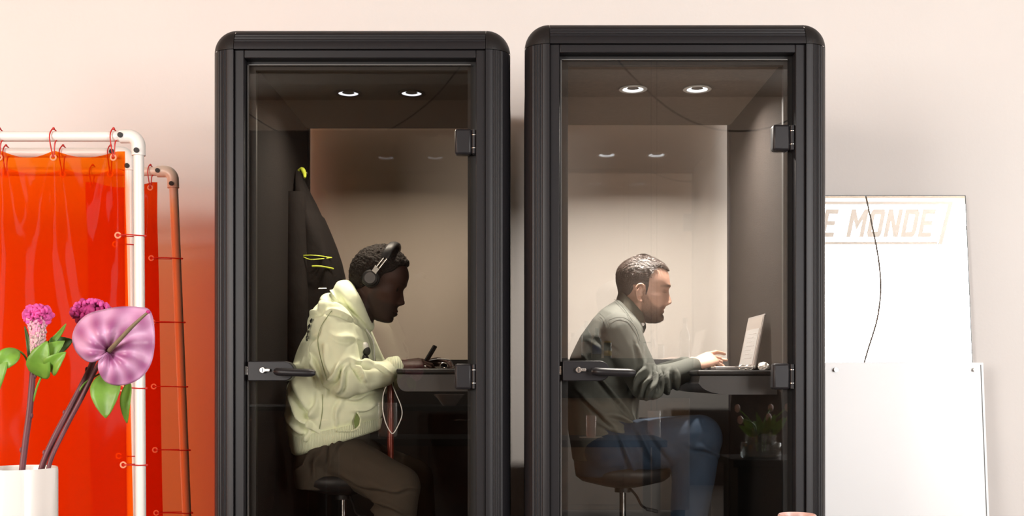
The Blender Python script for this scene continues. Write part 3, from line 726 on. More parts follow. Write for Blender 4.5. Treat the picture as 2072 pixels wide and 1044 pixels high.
def setattr_pt(o, name, fn, org):
    me = o.data; n = len(me.vertices); co = np.empty(n * 3); me.vertices.foreach_get('co', co); co = co.reshape(-1, 3) + np.array(org)
    a_ = me.attributes.new(name, 'FLOAT', 'POINT'); a_.data.foreach_set('value', np.clip(fn(co), 0, 1).astype(np.float32))
def nz(co, f, s=0):   # cheap smooth pseudo noise
    x, y, z = co[:, 0] * f + s, co[:, 1] * f + 2 * s, co[:, 2] * f - s
    return (np.sin(x + 1.7 * np.sin(z * .9 + y)) + np.sin(1.3 * z + 1.9 * np.sin(y * 1.1 - x * .7)) + np.sin(y * 1.7 + 1.3 * np.sin(x * 1.2 + z))) / 3
def fold_fn(lines, D, base=(.0, 8)):
    # lines: (px0,py0,px1,py1,amp,width_px): creases raised on both flanks of a furrow, side facing the camera
    L = []
    for q in lines:
        A = PX(q[0], q[1], D); B = PX(q[2], q[3], D); L.append((A.x, A.z, B.x, B.z, q[4], q[5] / FPX * D))
    def f(co, no):
        d = base[0] * nz(co, base[1])
        side = np.clip(-no[:, 1] * 1.5 + .35, 0, 1)
        wob = .006 * np.sin(co[:, 0] * 60 + co[:, 2] * 45)
        for ax, az, bx, bz, amp, w in L:
            vx, vz = bx - ax, bz - az; l2 = vx * vx + vz * vz; t = ((co[:, 0] - ax) * vx + (co[:, 2] - az) * vz) / l2
            tc = np.clip(t, 0, 1); dx = co[:, 0] - ax - tc * vx; dz = co[:, 2] - az - tc * vz
            sg = (dx * -vz + dz * vx) / math.sqrt(l2) + wob; dist = np.hypot(dx, dz)
            taper = np.sin(np.pi * np.clip(t, .02, .98)) ** .5 * gs(np.maximum(0, dist - np.abs(sg)), w)
            d = d + 1.6 * side * taper * amp * (gs(sg - w * .75, w * .6) - .9 * gs(sg, w * .38) )
        return d
    return f
def shoe(ankle, dirx, parent, y):
    a_ = Vector(ankle); g = G()
    g.slab([(a_.x - .045, a_.z - .085, a_.x + .20, a_.z - .085, .045), (a_.x - .05, a_.z - .06, a_.x + .205, a_.z - .065, .047), (a_.x - .048, a_.z - .03, a_.x + .14, a_.z - .035, .042), (a_.x - .045, a_.z + .02, a_.x + .04, a_.z + .02, .038)], 24, 2.4, y)
    s = g.build('shoe', M['shoe'], parent, 60)
    g = G().slab([(a_.x - .052, a_.z - .103, a_.x + .21, a_.z - .103, .048), (a_.x - .052, a_.z - .082, a_.x + .21, a_.z - .082, .048)], 24, 2.4, y)
    g.build('shoe_sole', M['sole'], s, 40)
def XZ(px, py, D): p = PX(px, py, D); return p.x, p.z
def secs(rows, D, y):
    out = []
    for bx, by, fx, fy, w in rows:
        b_ = XZ(bx, by, D); f_ = XZ(fx, fy, D); out.append((b_[0], b_[1], f_[0], f_[1], w, y))
    return out
def at(px, py, D, y): p = PX(px, py, D); return Vector((p.x, y, p.z))

# ------------------------------------------------------------------ man in the green hoodie (left booth)
DL = 4.03; YL = DL + CAMY
HPa = dict(
    back=[(-.138,.045),(-.132,.022),(-.115,.002),(-.09,-.022),(-.06,-.045),(-.03,-.062),(.0,-.075),(.03,-.078),(.06,-.071),(.09,-.052),(.108,-.025),(.118,.0),(.121,.012)],
    front=[(-.138,.072),(-.134,.088),(-.122,.1),(-.108,.1025),(-.09,.104),(-.07,.105),(-.045,.104),(-.02,.107),(.0,.113),(.02,.1175),(.037,.119),(.06,.113),(.085,.095),(.108,.06),(.118,.03),(.121,.016)],
    hw=[(-.138,.012),(-.132,.026),(-.115,.040),(-.09,.052),(-.06,.062),(-.03,.069),(0,.073),(.03,.075),(.06,.073),(.09,.057),(.108,.036),(.118,.014),(.121,.004)],
    cx=[(-.138,.06),(-.1,.03),(-.05,.012),(.12,.012)],
    k=dict(eye=-.012, nose=-.054, mouth=-.0945, lip=.008, nose_amp=[(-.138,0),(-.075,0),(-.068,.004),(-.062,.015),(-.054,.0235),(-.04,.018),(-.022,.008),(-.008,.001),(.01,0),(.12,0)]))
earL = at(757, 568, DL, YL); SL = 1.03
ML = Matrix.Translation(earL) @ Matrix.Rotation(R(14), 4, 'Y') @ Matrix.Scale(SL, 4)
PA = thing('person', 'man in a pale green hoodie and headphones, hunched over the table in the left booth', 'person', (earL.x - .05, YL, .62), group='people in the phone booths')
g = G(); grid_to_G(*head_grid(HPa), g, ML); ear(g, ML, -1); ear(g, ML, 1)
g.cap(at(715, 655, DL, YL), .066, at(748, 580, DL, YL), .058)
g.slab(secs([(600,905,735,885,.15),(600,800,745,790,.155),(615,720,738,725,.16),(655,650,735,680,.13),(695,610,738,650,.07)], DL, YL), 28)
sh = {}; shR = at(690, 672, DL, YL - .165); elR = at(716, 768, DL, YL - .215); wrR = at(812, 742, DL, YL - .12)
shL_ = at(700, 675, DL, YL + .165); elL_ = at(745, 772, DL, YL + .22); wrL_ = at(848, 738, DL, YL + .09)
g.cap(shR, .05, elR, .042); g.cap(elR, .042, wrR, .026); g.cap(shL_, .05, elL_, .042); g.cap(elL_, .042, wrL_, .026)
hand(g, wrR + Vector((.004, 0, .0)), (1, .15, .16), (-.35, -.45, 1), .98, (.55, .6, .7, .75), .07, -1)
hand(g, wrL_, (1, -.25, .18), (-.3, .3, 1), .98, (.5, .55, .6, .7), .07, 1)
hipR = at(672, 908, DL, YL - .10); knR = at(812, 980, DL, YL - .13); anR = at(795, 1180, DL, YL - .13)
hipL = at(665, 912, DL, YL + .10); knL = at(832, 975, DL, YL + .10); anL = at(850, 1170, DL, YL + .12)
for h, k_, a_ in ((hipR, knR, anR), (hipL, knL, anL)): g.cap(h, .07, k_, .05); g.cap(k_, .048, a_, .036); g.cap(a_, .035, a_ + Vector((.1, 0, -.05)), .03)
body = fuse(g, 'body', M['skin_a'], PA, .0032, 2)
MLi = np.array(ML.inverted())
def loc(co, Mi): return co @ Mi[:3, :3].T + Mi[:3, 3]
def toneA(co):
    q = loc(co, MLi); x, y, z = q.T
    beard = np.clip((-.060 - z + .35 * np.maximum(0, .05 - x)) / .012 , 0, 1) * (z > -.145) * (x > .0) * .75
    beard = np.maximum(beard, np.clip(1 - np.abs(x - .02) / .018, 0, 1) * np.clip((.02 - z) / .02, 0, 1) * (z > -.1) * .7)
    brow = gs(z - .012, .0045) * gs(np.abs(y) - .03, .018) * (x > .085)
    lips = gs(z + .0945, .010) * gs(y, .022) * (x > .095)
    return np.maximum(beard * (1 - lips), brow * .9)
setattr_pt(body, 'tone', toneA, ORG[PA.name])
for s in (-1, 1):
    G().ell(ML @ Vector((.0835, s * .031, -.013)), .0128, .0128, .0128).build('eye', M['iris'], PA)
# close curly hair
def hairA(X, Y, Z):
    xh = cub(Z, [(-.08,-.06),(-.05,-.035),(-.035,-.02),(-.02,.0),(.0,.03),(.025,.042),(.045,.07),(.07,.090),(.088,.13),(.12,.2)])
    m = np.clip((xh - X) / .010, 0, 1)
    from mathutils import noise as _n; lump = np.array([[_n.noise(Vector((a*110, b*110, c*110))) * .0035 + _n.noise(Vector((a*300, b*300, c*300))) * .003 for a, b, c in zip(*q)] for q in zip(X, Y, Z)])
    th = np.clip((xh - X) / .05, 0, 1) ** .6; return -.005 * (1 - m) + m * (.003 + .0145 * th + lump * (.3 + .7 * th)) 
X, Y, Z = head_grid(HPa, 150, 220, hairA)
grid_to_G(X, Y, Z, None, ML).build('hair', M['hair_a'], PA, 180)
# trousers
g = G()
g.slab(secs([(602,985,700,985,.15),(596,950,735,960,.168),(600,918,745,905,.165),(610,880,750,868,.15),(615,850,745,845,.14)], DL, YL), 32)
for h, k_, a_, r1 in ((hipR, knR, anR, .086), (hipL, knL, anL, .078)):
    g.cap(h, .088, k_, r1); g.cap(k_, r1 * .98, a_ + (k_ - a_) * .12, .058)
fuse(g, 'trousers', M['khaki'], PA, .006, 6, fold_fn([(690,880,675,935,.012,8),(700,870,690,915,.01,7),(760,1000,830,1035,.012,9),(745,1015,800,1044,.012,9),(700,960,790,990,.006,10),(640,910,610,950,.012,9),(660,905,640,960,.010,9),(780,985,858,985,.006,8)], DL, (.003, 22)))
pr = G(); c0 = at(683, 905, DL, YL - .2)
shoe(anR, 1, PA, YL - .13); shoe(anL, 1, PA, YL + .12)
# hoodie: body, sleeves, cuffs and hood in one garment
g = G()
g.slab(secs([(590,895,768,850,.185),(583,868,774,838,.198),(582,835,777,815,.205),(584,795,772,775,.205),(598,735,760,738,.205),(616,692,755,708,.212),(634,662,752,690,.205),(652,632,748,672,.175),(680,600,742,655,.10)], DL, YL), 44, 2.35)
g.cap(at(684,662,DL,YL-.155), .084, at(697,705,DL,YL-.185), .076); g.cap(at(697,705,DL,YL-.185), .076, elR, .066)
g.cap(at(690,662,DL,YL+.155), .084, elL_, .066)
g.cap(elR, .0625, at(785,757,DL,YL-.15), .047); g.cap(elL_, .0625, at(820,756,DL,YL+.13), .047)
g.cap(at(785,756,DL,YL-.15), .043, at(801,746,DL,YL-.13), .039)
# hood lying thick round the neck, peak behind the head
ring = []
for k in range(28):
    t = 2 * math.pi * k / 28; c_, s_ = math.cos(t), math.sin(t); u = .5 - .5 * c_
    px = 699 + 47 * u; py = 590 + 72 * u - 8 * math.sin(math.pi * u)
    ring.append(at(px, py, DL, YL + .098 * s_ * (1 - .35 * u)))
rr = [.046 - .026 * (.5 - .5 * math.cos(2 * math.pi * k / 28)) for k in range(28)]
g.tube(ring, rr, 16, closed=True)
for p, r_ in (((682,615), (.062,.10,.046)), ((660,640), (.05,.13,.05)), ((690,590), (.028,.075,.044)), ((668,618),(.038,.10,.04))):
    g.ell(at(p[0], p[1], DL, YL), *r_)
hood_f = fold_fn([(700,600,752,672,.006,7),(652,608,672,640,.010,9),(668,590,690,622,.010,8),(676,640,735,655,.008,8),(640,650,700,628,.008,9),
  (690,790,722,740,.016,9),(712,798,730,745,.012,8),(735,742,752,775,.018,8),(738,735,768,748,.012,7),(700,690,735,700,.006,9),(672,700,690,760,.010,10),(665,680,640,740,.012,10),
  (590,800,640,870,.014,12),(600,770,655,850,.014,12),(590,845,640,890,.012,10),(600,830,670,880,.010,10),(612,760,630,740,.012,10),(640,735,670,790,.014,12),(700,800,690,860,.006,8),(720,812,775,800,.010,9),(735,835,778,820,.008,8),(655,800,640,860,.010,9),(770,745,800,760,.006,7),(640,860,620,900,.010,8)], DL, (.0035, 24))
hd = fuse(g, 'hoodie', M['hoodie'], PA, .0055, 4, hood_f)
# ribbed hem, cuff, drawstring, chest print, pocket, back lettering
g = G(); rows = [(603,922,762,872,.176),(594,915,768,868,.19),(590,900,771,856,.193),(588,885,772,846,.196)]
g.slab(secs(rows, DL, YL), 60, 2.35).build('hem_band', M['hoodie_rib'], hd, 60)
g = G().tube([at(797,748,DL,YL-.133), at(801,745,DL,YL-.130), at(812,741,DL,YL-.122), at(817,739,DL,YL-.118)], [.036,.040,.037,.034], 24); g.build('cuff', M['hoodie_rib'], hd, 60)
g = G().tube([at(830,750,DL,YL+.12), at(850,741,DL,YL+.09)], [.038,.034], 24); g.build('cuff', M['hoodie_rib'], hd, 60)
G().tube(smoothpath([at(747,668,DL,YL-.085), at(756,682,DL,YL-.075), at(761,700,DL,YL-.06), at(761,735,DL,YL-.05)], 6), .0024, 8).build('drawstring', M['white'], hd)
g = G(); g.ell(at(751,712,DL,YL-.12), .014, .022, .017); g.ell(at(749,728,DL,YL-.125), .012, .022, .018); g.build('chest_print', M['print'], hd, 60)
G().ell(at(748,706,DL,YL-.118), .014, .020, .022).build('print_patch', M['white'], hd, 60)
# pocket opening: curved lip on the front flank
g = G(); g.tube(smoothpath([at(738,831,DL,YL-.188), at(744,842,DL,YL-.186), at(742,857,DL,YL-.186), at(730,866,DL,YL-.192), at(700,867,DL,YL-.20)], 6), .0035, 8).build('pocket_lip', M['hoodie_rib'], hd)
g = G(); g.prism([XZ(736,832,DL), XZ(742,843,DL), XZ(740,856,DL), XZ(734,862,DL), XZ(731,848,DL)], YL - .186, YL - .178).build('pocket_opening', mat('pocket_inside', (.16,.22,.07), .9), hd, 0)
mat('hoodie_seam', (.22,.27,.12), .9)
def as_mesh(cu, name, m):
    t_ = bpy.data.objects.new('t', cu); COL.objects.link(t_); dg = bpy.context.evaluated_depsgraph_get(); dg.update()
    me = bpy.data.meshes.new_from_object(t_.evaluated_get(dg)); bpy.data.objects.remove(t_); me.materials.clear(); me.materials.append(m)
    o = bpy.data.objects.new(name, me); COL.objects.link(o); return o
def glyphs(word, spots, size, rot, parent, m, depth=.0006):
    for ch, p, tilt in zip(word, spots, rot):
        cu = bpy.data.curves.new('letter', 'FONT'); cu.body = ch; cu.size = size; cu.extrude = depth; cu.align_x = 'CENTER'; cu.align_y = 'CENTER'
        cu.fill_mode = 'NONE'; cu.bevel_depth = .0007
        o = as_mesh(cu, 'letter', m); o.parent = parent
        o.location = Vector(p) - ORG[parent.name]; o.rotation_euler = tilt

# headphones
T = thing('headphones', 'dark over-ear headphones with silver sliders worn by the man in the green hoodie', 'headphones', earL)
def HL(x, y, z): return ML @ Vector((x, y, z))
for s in (-1, 1):
    g = G(); 
    for (y0_, r_) in (): pass
    c0 = HL(.0, s * .078, .0); c1 = HL(.0, s * .094, .0); c2 = HL(0, s * .112, 0)
    g.tube([c0, c0 + (c1 - c0) * .3, c1 - (c1 - c0) * .2, c1], [.026, .033, .033, .029], 28)
    cu = g.build('ear_cushion', M['blackpl'], T, 60)
    G().tube([c1, c1 + (c2 - c1) * .2, c2 - (c2 - c1) * .15, c2], [.028, .029, .027, .023], 32).build('ear_cup', M['blackpl'], T, 40)
    G().tube([c2, c2 + (c2 - c1) * .04], [.020, .0195], 28).build('cup_disc', mat('graphite', (.09,.085,.085), .35, .6), T, 40)
    for q in (-1, 1):
        p0 = HL(.016 + q * .006, s * .106, .040); p1 = HL(.033 + q * .006, s * .100, .080)
        G().tube([p0, p1], .0036, 12).build('slider', M['steel'], T)
    p = HL(.012, s * .108, .032); ax = (HL(.024, s*.108, .026) - p) * .72; az = (HL(.016, s*.108, .044) - p) * .85
    G().obox(p, ax, Vector((0, .004, 0)), az).build('bracket', M['steel'], T, bevel=.001)
pts = [HL(.033 + .012 * math.sin(math.pi * k / 20), .101 * math.cos(math.pi * k / 20), .080 + .068 * math.sin(math.pi * k / 20) ** .8) for k in range(21)]
g = G(); rs = []
for p in pts:
    n_ = (p - HL(.03, 0, .05)).normalized(); rs.append([p + (HL(.016,0,0) - HL(0,0,0)) * math.cos(q) + n_ * .007 * math.sin(q) for q in [2*math.pi*k/14 for k in range(14)]])
g.rings(rs).build('headband', M['blackpl'], T, 60)
# phone in his hands
T = thing('mobile_phone', 'black phone held low in the hands of the man in the hoodie', 'phone', at(866, 722, DL, YL - .02))
G().obox(at(872, 716, DL, YL - .02), Vector((.018, 0, .030)), Vector((.0, .06, 0)), Vector((-.0035, 0, .002))).build('phone_case', M['blackpl'], T, bevel=.003)

# ------------------------------------------------------------------ man in the dark shirt (right booth)
DR = 4.04; YR = DR + CAMY
HPb = dict(
    back=[(-.104,.045),(-.098,.02),(-.085,.0),(-.06,-.03),(-.035,-.055),(-.01,-.066),(.018,-.072),(.043,-.0765),(.07,-.074),(.095,-.064),(.115,-.045),(.13,-.015),(.138,.008)],
    front=[(-.104,.07),(-.1,.086),(-.09,.0965),(-.078,.0975),(-.064,.0965),(-.048,.099),(-.036,.103),(-.02,.106),(.0,.110),(.016,.113),(.036,.1195),(.06,.117),(.085,.1105),(.11,.085),(.13,.042),(.138,.012)],
    hw=[(-.104,.012),(-.098,.026),(-.085,.040),(-.065,.051),(-.04,.060),(-.01,.068),(.02,.073),(.05,.075),(.08,.072),(.105,.060),(.125,.038),(.135,.016),(.138,.004)],
    cx=[(-.104,.06),(-.07,.03),(-.03,.01),(.14,.01)],
    k=dict(eye=.012, nose=-.027, mouth=-.0545, lip=.0045, nose_amp=[(-.104,0),(-.05,0),(-.042,.003),(-.036,.013),(-.027,.0235),(-.014,.018),(.0,.010),(.014,.004),(.026,.0),(.14,0)]))
earR = at(1290, 596, DR, YR); SR = 1.0
MR = Matrix.Translation(earR) @ Matrix.Rotation(R(1.5), 4, 'Y') @ Matrix.Scale(SR, 4)
PB = thing('person', 'man in a dark grey-green shirt and jeans, bearded, typing in the right booth', 'person', (earR.x - .1, YR, .62), group='people in the phone booths')
g = G(); grid_to_G(*head_grid(HPb), g, MR); ear(g, MR, -1); ear(g, MR, 1)
g.cap(at(1265, 655, DR, YR), .062, at(1290, 600, DR, YR), .054); g.cap(at(1274, 655, DR, YR), .050, at(1294, 618, DR, YR), .045)
g.slab(secs([(1170,925,1270,925,.15),(1165,800,1275,800,.15),(1170,720,1280,735,.15),(1205,660,1285,690,.13),(1245,625,1290,665,.07)], DR, YR), 28)
s1 = at(1248, 690, DR, YR - .16); e1 = at(1294, 777, DR, YR - .21); w1 = at(1396, 740, DR, YR - .12)
s2 = at(1255, 690, DR, YR + .16); e2 = at(1305, 778, DR, YR + .2); w2 = at(1402, 738, DR, YR + .10)
g.cap(s1, .05, e1, .04); g.cap(e1, .034, w1, .024); g.cap(s2, .05, e2, .04); g.cap(e2, .04, w2, .026)
hand(g, w1 + Vector((-.004, 0, .0)), (1, .22, .40), (-.40, -.75, .9), .95, (.30, .85, .95, 1.05), .05, -1, tdir=(.85, .25, -.20))
hand(g, w2, (1, -.25, .22), (-.3, .3, 1), .92, (.18, .5, .6, .7), .06, 1)
h1 = at(1225, 905, DR, YR - .10); k1 = at(1398, 884, DR, YR - .15); a1 = at(1375, 1090, DR, YR - .14)
h2 = at(1225, 905, DR, YR + .10); k2 = at(1404, 890, DR, YR + .12); a2 = at(1420, 1095, DR, YR + .12)
for h, k_, a_ in ((h1, k1, a1), (h2, k2, a2)): g.cap(h, .07, k_, .052); g.cap(k_, .05, a_, .036); g.cap(a_, .035, a_ + Vector((.1, 0, -.05)), .03)
body = fuse(g, 'body', M['skin_b'], PB, .003, 2)
MRi = np.array(MR.inverted())
def toneB(co):
    q = loc(co, MRi); x, y, z = q.T
    top = np.interp(x, [.0, .02, .035, .055, .075, .09, .1, .13], [.02, .018, -.012, -.034, -.043, -.036, -.035, -.037])
    beard = np.clip((top - z) / .012, 0, 1) * (x > .006 - .1 * np.clip(-.045 - z, 0, .1) * 3) * np.clip((x - .002) / .01, 0, 1) * (z > -.112)
    beard = beard * np.clip(.42 + .5 * np.clip((-.035 - z) / .04, 0, 1) + .25 * gs(z + .043, .008) * (x > .08), 0, 1)
    lips = gs(z + .0545, .0075) * gs(y, .024) * (x > .09)
    brow = gs(z - .033 + .12 * np.maximum(0, np.abs(y) - .03), .0052) * gs(np.abs(y) - .034, .025) * (x > .075)
    lid = np.maximum(gs(z - .0085, .002) * gs(np.abs(y) - .032, .016), .4 * gs(z - .0145, .0016) * gs(np.abs(y) - .032, .015)) * (x > .075)
    spk = .12 * np.sin(co[:, 0] * 2900) * np.sin(co[:, 2] * 3100 + 1)
    return np.maximum(np.maximum(beard * (1 - .75 * lips) * (1 + spk), brow), np.maximum(lid * .8, .25 * lips))
setattr_pt(body, 'tone', toneB, ORG[PB.name])
def hairB(X, Y, Z):
    xh = cub(Z, [(-.06,-.075),(-.035,-.06),(-.015,-.045),(.0,-.028),(.012,-.022)]) 
    side = cub(Z, [(-.03,.026),(.005,.031),(.03,.036),(.055,.037),(.08,.05),(.095,.062),(.12,.2)])
    front = np.where(Z > .078, side + (.125 - side) * np.clip(1 - (np.abs(Y) / .055) ** 2, 0, 1) * np.clip((Z - .078) / .012, 0, 1), side)
    m1 = np.clip((front - X) / .006, 0, 1) * np.clip((Z + .03 + .0 * X) / .006, 0, 1)
    earzone = (X > -.024) & (X < .020) & (Z < .030)
    m1 = np.where((Z < .012) & (X < .018), np.clip((xh - X) / .006, 0, 1), m1); m1 = np.where(earzone & (X > -.024), 0, m1)
    m1 = np.where((Z < -.005) & (X > 0), 0, m1)
    thick = .0022 + .009 * np.clip((Z - .03) / .06, 0, 1) * np.clip((front - X) / .05, 0, 1) ** .5
    st = .0012 * np.sin(Y * 900 + X * 250) * np.clip((Z - .03) / .05, 0, 1) + .0008 * np.sin(Y * 1900 + Z * 500)
    return -.004 * (1 - m1) + m1 * (thick + st)
X, Y, Z = head_grid(HPb, 170, 260, hairB)
hr = grid_to_G(X, Y, Z, None, MR).build('hair', M['hair_b'], PB, 180)
# short combed strands over the crown
rnd = random.Random(4); vs = []; fs = []
for k in range(5200):
    i = rnd.randint(95, 166); j = rnd.randint(0, 259); x, y, z = X[i, j], Y[i, j], Z[i, j]
    if z < .042 or x > cub(z, [(.04,.03),(.08,.045),(.1,.1),(.14,.2)]): continue
    n_ = Vector((x * .6, y, max(0, z - .03))).normalized(); t_ = Vector((.75, y * 2.5 + rnd.uniform(-.4, .4), .12 - max(0, x) * 4 + rnd.uniform(-.25, .25))); t_ = (t_ - n_ * t_.dot(n_)).normalized()
    L_ = rnd.uniform(.010, .021) * (.5 + 6 * max(0, min(.09, z - .03))); p = Vector((x, y, z)); s_ = t_.cross(n_) * .0006
    b_ = len(vs); q = p + t_ * L_ * .55 + n_ * .0024; e_ = p + t_ * L_ + n_ * .0016
    vs += [MR @ v for v in (p - s_, p + s_, q + s_, q - s_, e_)]; fs += [(b_, b_+1, b_+2, b_+3), (b_+3, b_+2, b_+4)]
G().add(vs, fs).build('hair_strands', M['hair_b'], PB, 0)['kind'] = 'stuff'
# stubble as short hairs along jaw and chin
X2, Y2, Z2 = head_grid(HPb, 170, 260); vs = []; fs = []
for k in range(16000):
    i = rnd.randint(4, 80); j = rnd.randint(0, 259); x, y, z = X2[i, j], Y2[i, j], Z2[i, j]
    if x < .012 or z > float(np.interp(x, [.0, .02, .035, .055, .075, .09, .1, .13], [.01, .01, -.02, -.040, -.048, -.040, -.037, -.040])): continue
    if abs(z + .0545) < .0065 and abs(y) < .022: continue
    n_ = Vector((x - .02, y, z * .3)).normalized(); t_ = (Vector((.25 + rnd.uniform(-.3,.3), rnd.uniform(-.3,.3), -1))); t_ = (t_ - n_ * t_.dot(n_)).normalized() * .75 + n_ * .5
    L_ = rnd.uniform(.002, .0045); p = Vector((x, y, z)); s_ = t_.cross(n_).normalized() * .0003; b_ = len(vs)
    vs += [MR @ v for v in (p - s_, p + s_, p + t_ * L_)]; fs.append((b_, b_+1, b_+2))
G().add(vs, fs).build('beard', M['hair_b'], PB, 0)['kind'] = 'stuff'
# jeans
g = G()
g.slab(secs([(1165,960,1265,960,.15),(1160,925,1285,930,.175),(1158,890,1290,880,.18),(1160,850,1285,845,.17)], DR, YR), 32)
for h, k_, a_ in ((h1, k1, a1), (h2, k2, a2)):
    g.cap(h, .098, k_, .090); g.cap(k_, .088, k_ + (a_ - k_) * .3, .080); g.cap(k_ + (a_ - k_) * .3, .080, a_ + (k_ - a_) * .1, .06)
fuse(g, 'jeans', M['jean'], PB, .006, 6, fold_fn([(1270,870,1300,930,.012,10),(1290,860,1340,925,.008,10),(1240,880,1265,950,.012,10),(1380,900,1430,920,.01,9)], DR, (.003, 22)))
shoe(a1, 1, PB, YR - .14); shoe(a2, 1, PB, YR + .12)
# shirt
g = G()
g.slab(secs([(1158,930,1285,925,.17),(1150,880,1290,870,.18),(1146,820,1292,815,.18),(1146,765,1294,765,.182),(1154,722,1295,722,.19),(1174,680,1297,698,.197),(1197,648,1299,684,.19),(1216,628,1301,674,.155),(1236,614,1302,664,.10),(1250,604,1301,658,.066)], DR, YR), 44, 2.35)
g.cap(at(1246,678,DR,YR-.15), .076, at(1262,712,DR,YR-.175), .070); g.cap(at(1262,712,DR,YR-.175), .069, e1, .058); g.cap(at(1250,680,DR,YR+.15), .076, e2, .060)
g.cap(e1, .057, at(1345,761,DR,YR-.168), .046); g.cap(at(1345,761,DR,YR-.168), .046, at(1391,745,DR,YR-.122), .038); g.cap(e2, .057, at(1394,742,DR,YR+.102), .040)
sf = fold_fn([(1292,760,1275,800,.016,6),(1305,752,1290,800,.018,6),(1318,750,1305,803,.016,6),(1332,752,1322,806,.014,6),(1345,750,1352,795,.012,6),(1280,740,1262,790,.014,8),(1268,700,1275,745,.006,9),(1180,740,1230,800,.010,10),(1165,800,1240,870,.012,11),(1200,770,1270,850,.01,11),(1240,720,1200,690,.006,9),(1215,835,1285,870,.012,9),(1200,860,1290,890,.01,9)], DR, (.003, 22))
st = fuse(g, 'shirt', M['shirt'], PB, .005, 4, sf)
# collar: standing band and folded leaf, open in front
def arc(c, rx, ry, t0, t1, n=18): return
g = G(); inner = []; rowsC = []
def collar_pt(u, h, out_):   # u 0..1 from front left round the back to front right
    t = -math.pi + .42 + (2 * math.pi - .84) * u
    back = .5 + .5 * math.cos(t)                # 1 at the nape
    px = 1301 - 51 * back; py = 657 - 55 * back
    y = math.sin(t) * (.062 + out_)
    return at(px - out_ * 260 * (back - .45) + h * 120, py - h * 520, DR, YR + y)
rs_a = []
for k in range(41):
    u = k / 40; rs_a.append([collar_pt(u, -.012, .004), collar_pt(u, .022, .002), collar_pt(u, .027, .005), collar_pt(u, .022, .009), collar_pt(u, -.018, .017), collar_pt(u, -.02, .012)])
g.rings(rs_a).build('collar', mat('collar_cloth', (.075,.07,.052), .85, bump=(500,.2,.001)), st, 60)
g = G(); g.prism([XZ(1286,652,DR), XZ(1303,655,DR), XZ(1304,664,DR), XZ(1300,674,DR), XZ(1294,678,DR)], YR - .058, YR - .046).build('collar_point', M['seam'], st, 0, bevel=.002)
G().cyl(at(1297,658,DR,YR-.062), at(1297,658,DR,YR-.056), .006, n=14).build('button', M['white'], st)
def surf_y(o, x, z, side=-1):    # where the garment's camera side lies at x,z
    me = o.data; og = ORG[o.name]
    if 'c' not in surf_y.__dict__ or surf_y.c[0] != o.name:
        n = len(me.vertices); a_ = np.empty(n * 3); me.vertices.foreach_get('co', a_); surf_y.c = (o.name, a_.reshape(-1, 3) + np.array(og))
    V = surf_y.c[1]; d = np.hypot(V[:, 0] - x, V[:, 2] - z); k = d < .009
    return float(V[k, 1].min()) if k.any() else None
def seam(o, pts_px, D, r_, name, m, lift=.0006):
    P_ = []
    for p in smoothpath([(a_, b_, 0) for a_, b_ in pts_px], 6):
        x, z = XZ(p.x, p.y, D)
        for _ in range(3):
            y = surf_y(o, x, z)
            if y is None: break
            x, z = XZ(p.x, p.y, y - CAMY)
        if y is not None: P_.append(Vector((x, y - lift, z)))
    if len(P_) > 2: return G().tube(P_, r_, 6).build(name, m, o)
seam(st, [(1232,648),(1246,643),(1262,643),(1277,652),(1288,668),(1295,690)], DR, .0009, 'armhole_seam', M['seam'])
seam(st, [(1213,634),(1222,642),(1229,653),(1233,664)], DR, .0008, 'yoke_seam', M['seam'])
seam(st, [(1242,604),(1256,617),(1268,632),(1280,650)], DR, .0008, 'collar_seam', M['seam'])
pb = []
for a_, b_ in ((640,652), (635,663), (631,674), (627,685)):
    x_, z_ = XZ(a_, b_, DL - .12); y_ = surf_y(hd, x_, z_); pb.append(Vector((x_, (y_ if y_ is not None else YL - .1) - .003, z_)))
glyphs('SEAC', pb, .026, [(R(90), R(62), R(-55))] * 4, hd, M['print'])
seam(hd, [(652,798),(653,820),(650,848),(646,868)], DL, .0010, 'seam', bpy.data.materials['hoodie_seam'])
seam(hd, [(672,628),(650,660),(643,690),(650,730),(662,770)], DL, .0010, 'armhole_seam', bpy.data.materials['hoodie_seam'])
seam(hd, [(606,900),(640,893),(690,880),(735,870),(768,858)], DL, .0010, 'hem_seam', bpy.data.materials['hoodie_seam'])
